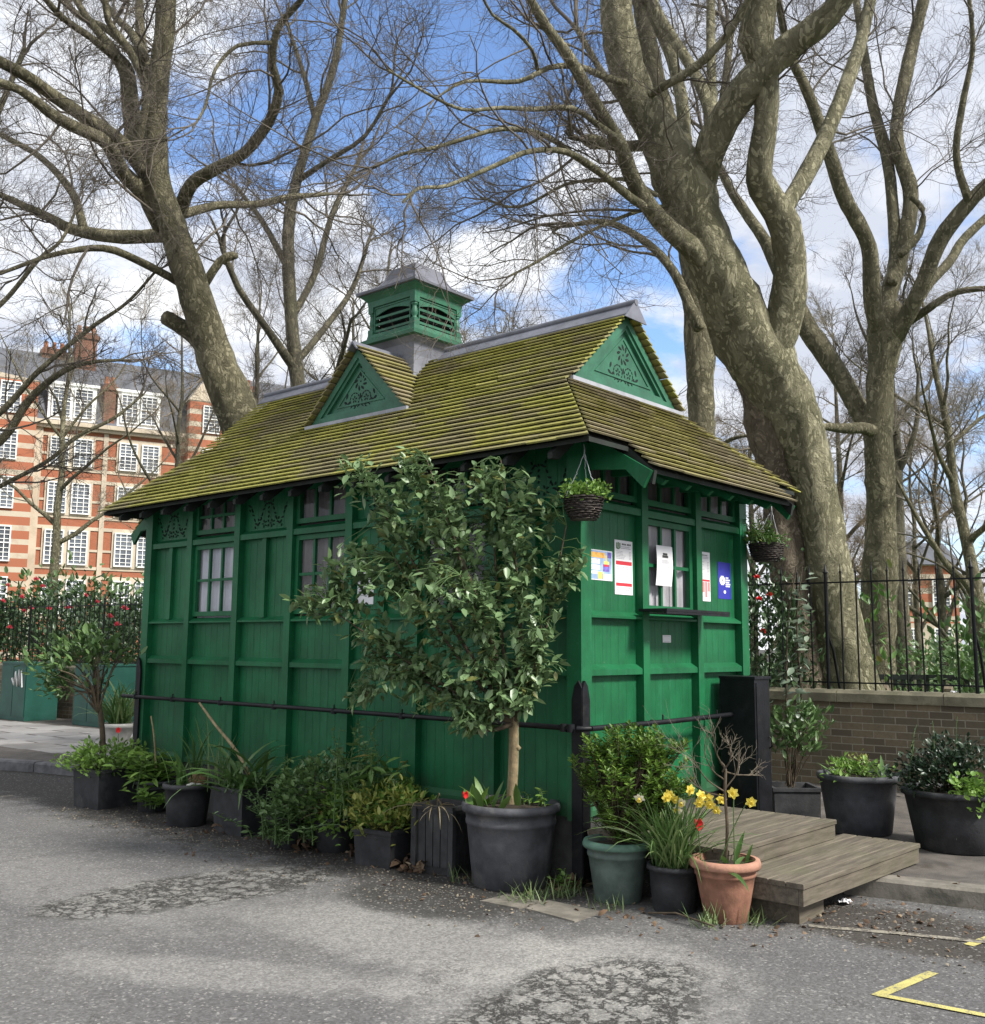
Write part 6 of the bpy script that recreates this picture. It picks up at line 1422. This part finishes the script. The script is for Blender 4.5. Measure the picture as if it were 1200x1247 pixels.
# o: big tub at the right edge
c = foot(1168, 1042, .30, .12); po_ = potted('wide dark tub at the right edge with dark small-leaved shrub and lime leaves', c)
pot_round(po_, c, .365, .29, .43, 'black_plastic', .045, .020, False, 52); do_ = float((c-CAM)@FW)
for i, (x, y, w_, h_, n) in enumerate(((1140, 940, .26, .16, 80), (1120, 950, .14, .12, 30), (1165, 925, .20, .16, 46), (1190, 945, .2, .12, 30))): put_bush(po_, at(x, y, do_+.05), (w_, .22, h_), n, 9, .048, 'dark_leaf', 171+i, base=c+np.array([0, 0, .38]), spread=.04, lw=.55)
put_bush(po_, at(1186, 962, do_-.2), (.16, .12, .09), 40, 7, .055, 'lime_leaf', 176, base=c+np.array([.05, -.1, .38]), spread=.04, lw=.7); leafy_stems(po_, c+np.array([-.14, .1, .45]), 4, .5, .05, 'dark_leaf', 177, lean=.2, per=10, rad=.1)
# p: pale bowl behind the hut's left end
c = foot(143, 914, .15, .12); pp = potted('pale stone bowl of arching grassy leaves beside the left end of the hut', c)
pot_round(pp, c, .235, .11, .36, 'pot_white', .06, .012, False); put_straps(pp, c+np.array([0, 0, .33]), 80, .66, .030, (.1, 1.0), 'strap_leaf', 181, .08, 1.1); put_straps(pp, c+np.array([0, 0, .33]), 22, .70, .028, (.1, .9), 'pale_strap', 182, .08, 1.0)

# hanging baskets
def wicker():
    mt, t, b = base_mat('wicker'); co = objco(t); n = t.noise(co, 30, 4, .6); wv = t.add('ShaderNodeTexWave', wave_type='BANDS', bands_direction='Z'); wv.inputs['Scale'].default_value = 22; wv.inputs['Distortion'].default_value = 4; wv.inputs['Detail'].default_value = 3; t.link(co, wv.inputs[0])
    setc(t, b.inputs['Base Color'], t.mix(wv.outputs['Fac'], (0.018, 0.014, 0.012), (0.085, 0.066, 0.054))); b.inputs['Roughness'].default_value = .8; bump(t, b, t.math('ADD', wv.outputs['Fac'], t.math('MULTIPLY', n, .5)), .9, .02)
wicker()
def basket(label, x, y, d, w, h, hx, hy, seed, leafm, trail):
    c = at(x, y, d); hk = at(hx, hy, d); rb = thing('hanging_basket', tuple(hk), label, 'hanging basket', 'hanging baskets under the eaves'); rg = np.random.default_rng(seed)
    mb = MB(); prof = [(w*.28, 0), (w*.36, h*.12), (w*.44, h*.45), (w*.48, h*.8), (w*.505, h), (w*.47, h), (w*.44, h*.7)]
    mb.lathe(c, prof, 30)
    for k in range(9):                       # woven rods
        z = h*(.04+.112*k); r = np.interp(z, [q[1] for q in prof[:5]], [q[0] for q in prof[:5]])+.003; a = np.linspace(0, 6.283, 41); ph = k*math.pi
        mb.tube(np.stack([c[0]+(r+.006*np.sin(a*14+ph))*np.cos(a), c[1]+(r+.006*np.sin(a*14+ph))*np.sin(a), c[2]+z+.004*np.sin(a*3+k)], 1), .0065, 5, 0, False)
    mb.build('basket', 'wicker', rb)
    mb = MB()
    for k in range(3):
        a = k*2.094+.4; e = c+np.array([w*.48*math.cos(a), w*.48*math.sin(a), h]); q = np.array([e*(1-f)+hk*f+np.array([0, 0, -.012*math.sin(f*3.14)]) for f in np.linspace(0, 1, 28)]); q[1::2] += rg.normal(0, .003, q[1::2].shape); mb.tube(q, .0032, 4, 0, False)
    mb.tube([hk, hk+np.array([0, 0, .03]), hk+np.array([.02, .02, .06])], .005, 5); mb.build('chain', 'lead_flashing', rb)
    put_bush(rb, c+np.array([0, 0, h+.03]), (w*.56, w*.56, .055), 60, 9, .032, leafm, seed, base=c+np.array([0, 0, h*.7]), spread=.03, lw=.75)
    if trail: leafy_stems(rb, c+np.array([0, 0, h]), 14, .26, .05, 'mid_leaf', seed+1, lean=.5, per=9, rad=.07, lw=.5); put_straps(rb, c+np.array([0, 0, h]), 12, .22, .006, (.2, 1.2), 'straw', seed+2, .06, 1.2, 'straw')
basket('wicker hanging basket of bright green leaves at the near corner of the hut', 711, 633, 6.85, .262, .155, 712, 551, 191, 'lime_leaf', False)
basket('dark wicker hanging basket of straggly plants at the far right eave', 934, 684, 8.75, .29, .155, 940, 622, 194, 'mid_leaf', True)

# ------------------------------------------------------------------ fallen leaves, weeds, litter
rg = np.random.default_rng(201); pts = []
for (x, y, n, s) in ((440, 1005, 22, .10), (500, 1040, 46, .10), (490, 1050, 20, .16), (700, 1070, 34, .10), (690, 1075, 16, .16), (330, 1020, 16, .14), (190, 1005, 10, .12), (240, 1015, 16, .13), (420, 1045, 14, .2), (640, 1092, 14, .2), (740, 1110, 18, .16), (800, 1118, 22, .16), (960, 1115, 34, .25), (1060, 1110, 44, .3), (1150, 1125, 40, .3), (1020, 1120, 24, .25), (930, 1130, 20, .2), (540, 1075, 20, .2), (1130, 1045, 14, .3), (870, 1140, 14, .2), (300, 1040, 12, .3), (600, 1110, 10, .3)):
    g = on(x, y, 2, 0); 
    for k in range(n):
        p = g+np.r_[rg.normal(0, s, 2), 0]
        kx = np.interp(p[1], [q[1] for q in KERB], [q[0] for q in KERB])
        if -.03 < p[0] < 2.4 and 0 < p[1] < 5.6: p[0] = -.06-rg.random()*.1
        p[2] = .012+rg.random()*.03*(s < .11)+(.12 if p[0] > kx else 0); pts.append(p)
pts = np.array(pts); d = np.c_[rg.normal(size=(len(pts), 2)), rg.normal(0, .35, len(pts))]; Ls = rg.uniform(.012, .062, len(pts))*rg.uniform(.6, 1.2, len(pts))
V, F = leaves(pts, d, Ls, Ls*rg.uniform(.35, .85, len(pts)), rg, -.2, .6); o = link_mesh('leaf_litter', V, F, 'dead_leaf', None); o['kind'] = 'stuff'
# big curled plane leaves caught between the pots
pts = np.vstack([on(x, y, 2, 0)+np.c_[rg.normal(0, .06, (n, 2)), np.abs(rg.normal(.035, .03, n))] for x, y, n in ((508, 1062, 34), (438, 1040, 14), (697, 1078, 30), (262, 1014, 14), (372, 1036, 10), (498, 1056, 16))])
d = rg.normal(size=(len(pts), 3)); sz = rg.uniform(.05, .105, len(pts)); V, F = leaves(pts, d, sz, sz*rg.uniform(.45, .85, len(pts)), rg, -.3, .9); V = V+rg.normal(0, .006, V.shape); o = link_mesh('curled_leaves', V, F, 'dead_leaf', None); o['kind'] = 'stuff'
# grit and crumbs in the gutter
pts = []
for k in range(1500):
    y = rg.uniform(-2.6, 5.6); x = rg.normal(-.78, .22) if y > -.3 else rg.uniform(-.2, 1.0)
    pts.append((x, y, .003))
pts = np.array(pts); d = np.c_[rg.normal(size=(len(pts), 2)), rg.normal(0, .5, len(pts))]; Ls = rg.uniform(.006, .022, len(pts)); V, F = leaves(pts, d, Ls, Ls*.8, rg, -.4, .3); o = link_mesh('gutter_debris', V, F, leaf_mat('grit', (.05, .042, .03), (.22, .19, .14), .9, 0), None); o['kind'] = 'stuff'
# weeds along the foot of the pots
bs = np.vstack([np.c_[np.tile(on(x, y, 2, 0)[:2], (n, 1))+rg.normal(0, s, (n, 2)), np.full(n, .003)] for x, y, n, s in ((640, 1098, 40, .05), (690, 1092, 46, .06), (860, 1128, 50, .05), (920, 1128, 24, .05), (665, 1095, 30, .08), (560, 1075, 16, .06), (740, 1108, 24, .06), (1110, 1048, 50, .12), (1170, 1052, 40, .12))])
V, F = straps(bs, rg.uniform(0, 6.28, len(bs)), rg.uniform(.05, .16, len(bs)), .007, rg.uniform(.1, 1.1, len(bs)), rg, 5, 1.4); o = link_mesh('weeds', V, F, 'pale_strap', None, smooth=True); o['kind'] = 'stuff'
for i, (x, y, lb_) in enumerate(((683, 1080, 'small leafy weed with pale tips between the big tub and the green pot'), (930, 1108, 'ivy-like weed creeping beside the terracotta pot'))):
    c = on(x, y, 2, 0); wd = thing('weed', tuple(c), lb_, 'weed'); leafy_stems(wd, c, 6, .16, .05, 'lime_leaf' if i == 0 else 'mid_leaf', 210+i, lean=.5, per=8, rad=.05, lw=.6)
for i, (x, y, lb_) in enumerate(((1030, 1100, 'crumpled white paper scrap in the gutter near the steps'), (1165, 838, 'white scrap lying on the wall coping at the foot of the railings'))):
    c = on(x, y, 2, 0.01) if i == 0 else at(x, y, 10.4); c = c if i == 0 else np.array([WX(c[1])+.06, c[1], 1.135])
    rz = np.random.default_rng(300+i); gx = 6; mb = MB(); V = [c+np.array([(u/gx-.5)*.075*(1+.3*rz.random()), (v/gx-.5)*.055*(1+.3*rz.random()), .004+.022*rz.random()]) for u in range(gx+1) for v in range(gx+1)]
    mb.add(V, [(u*(gx+1)+v, (u+1)*(gx+1)+v, (u+1)*(gx+1)+v+1, u*(gx+1)+v+1) for u in range(gx) for v in range(gx)]); q = mb.build('paper_scrap', 'paper', None); tag(q, lb_, 'litter')
for k, (a, b2) in enumerate((((880, 1130), (905, 1112)), ((790, 1112), (870, 1128)))):
    p, q = on(*a, 2, .01), on(*b2, 2, .03); mb = MB(); mb.tube([p, p*.5+q*.5+np.array([0, .03, .03]), q], .006, 5); tag(mb.build('twig', 'stem_brown', None), ('short dead twig lying at the foot of the terracotta pot', 'long dead twig lying in front of the daffodil pot')[k], 'twig')
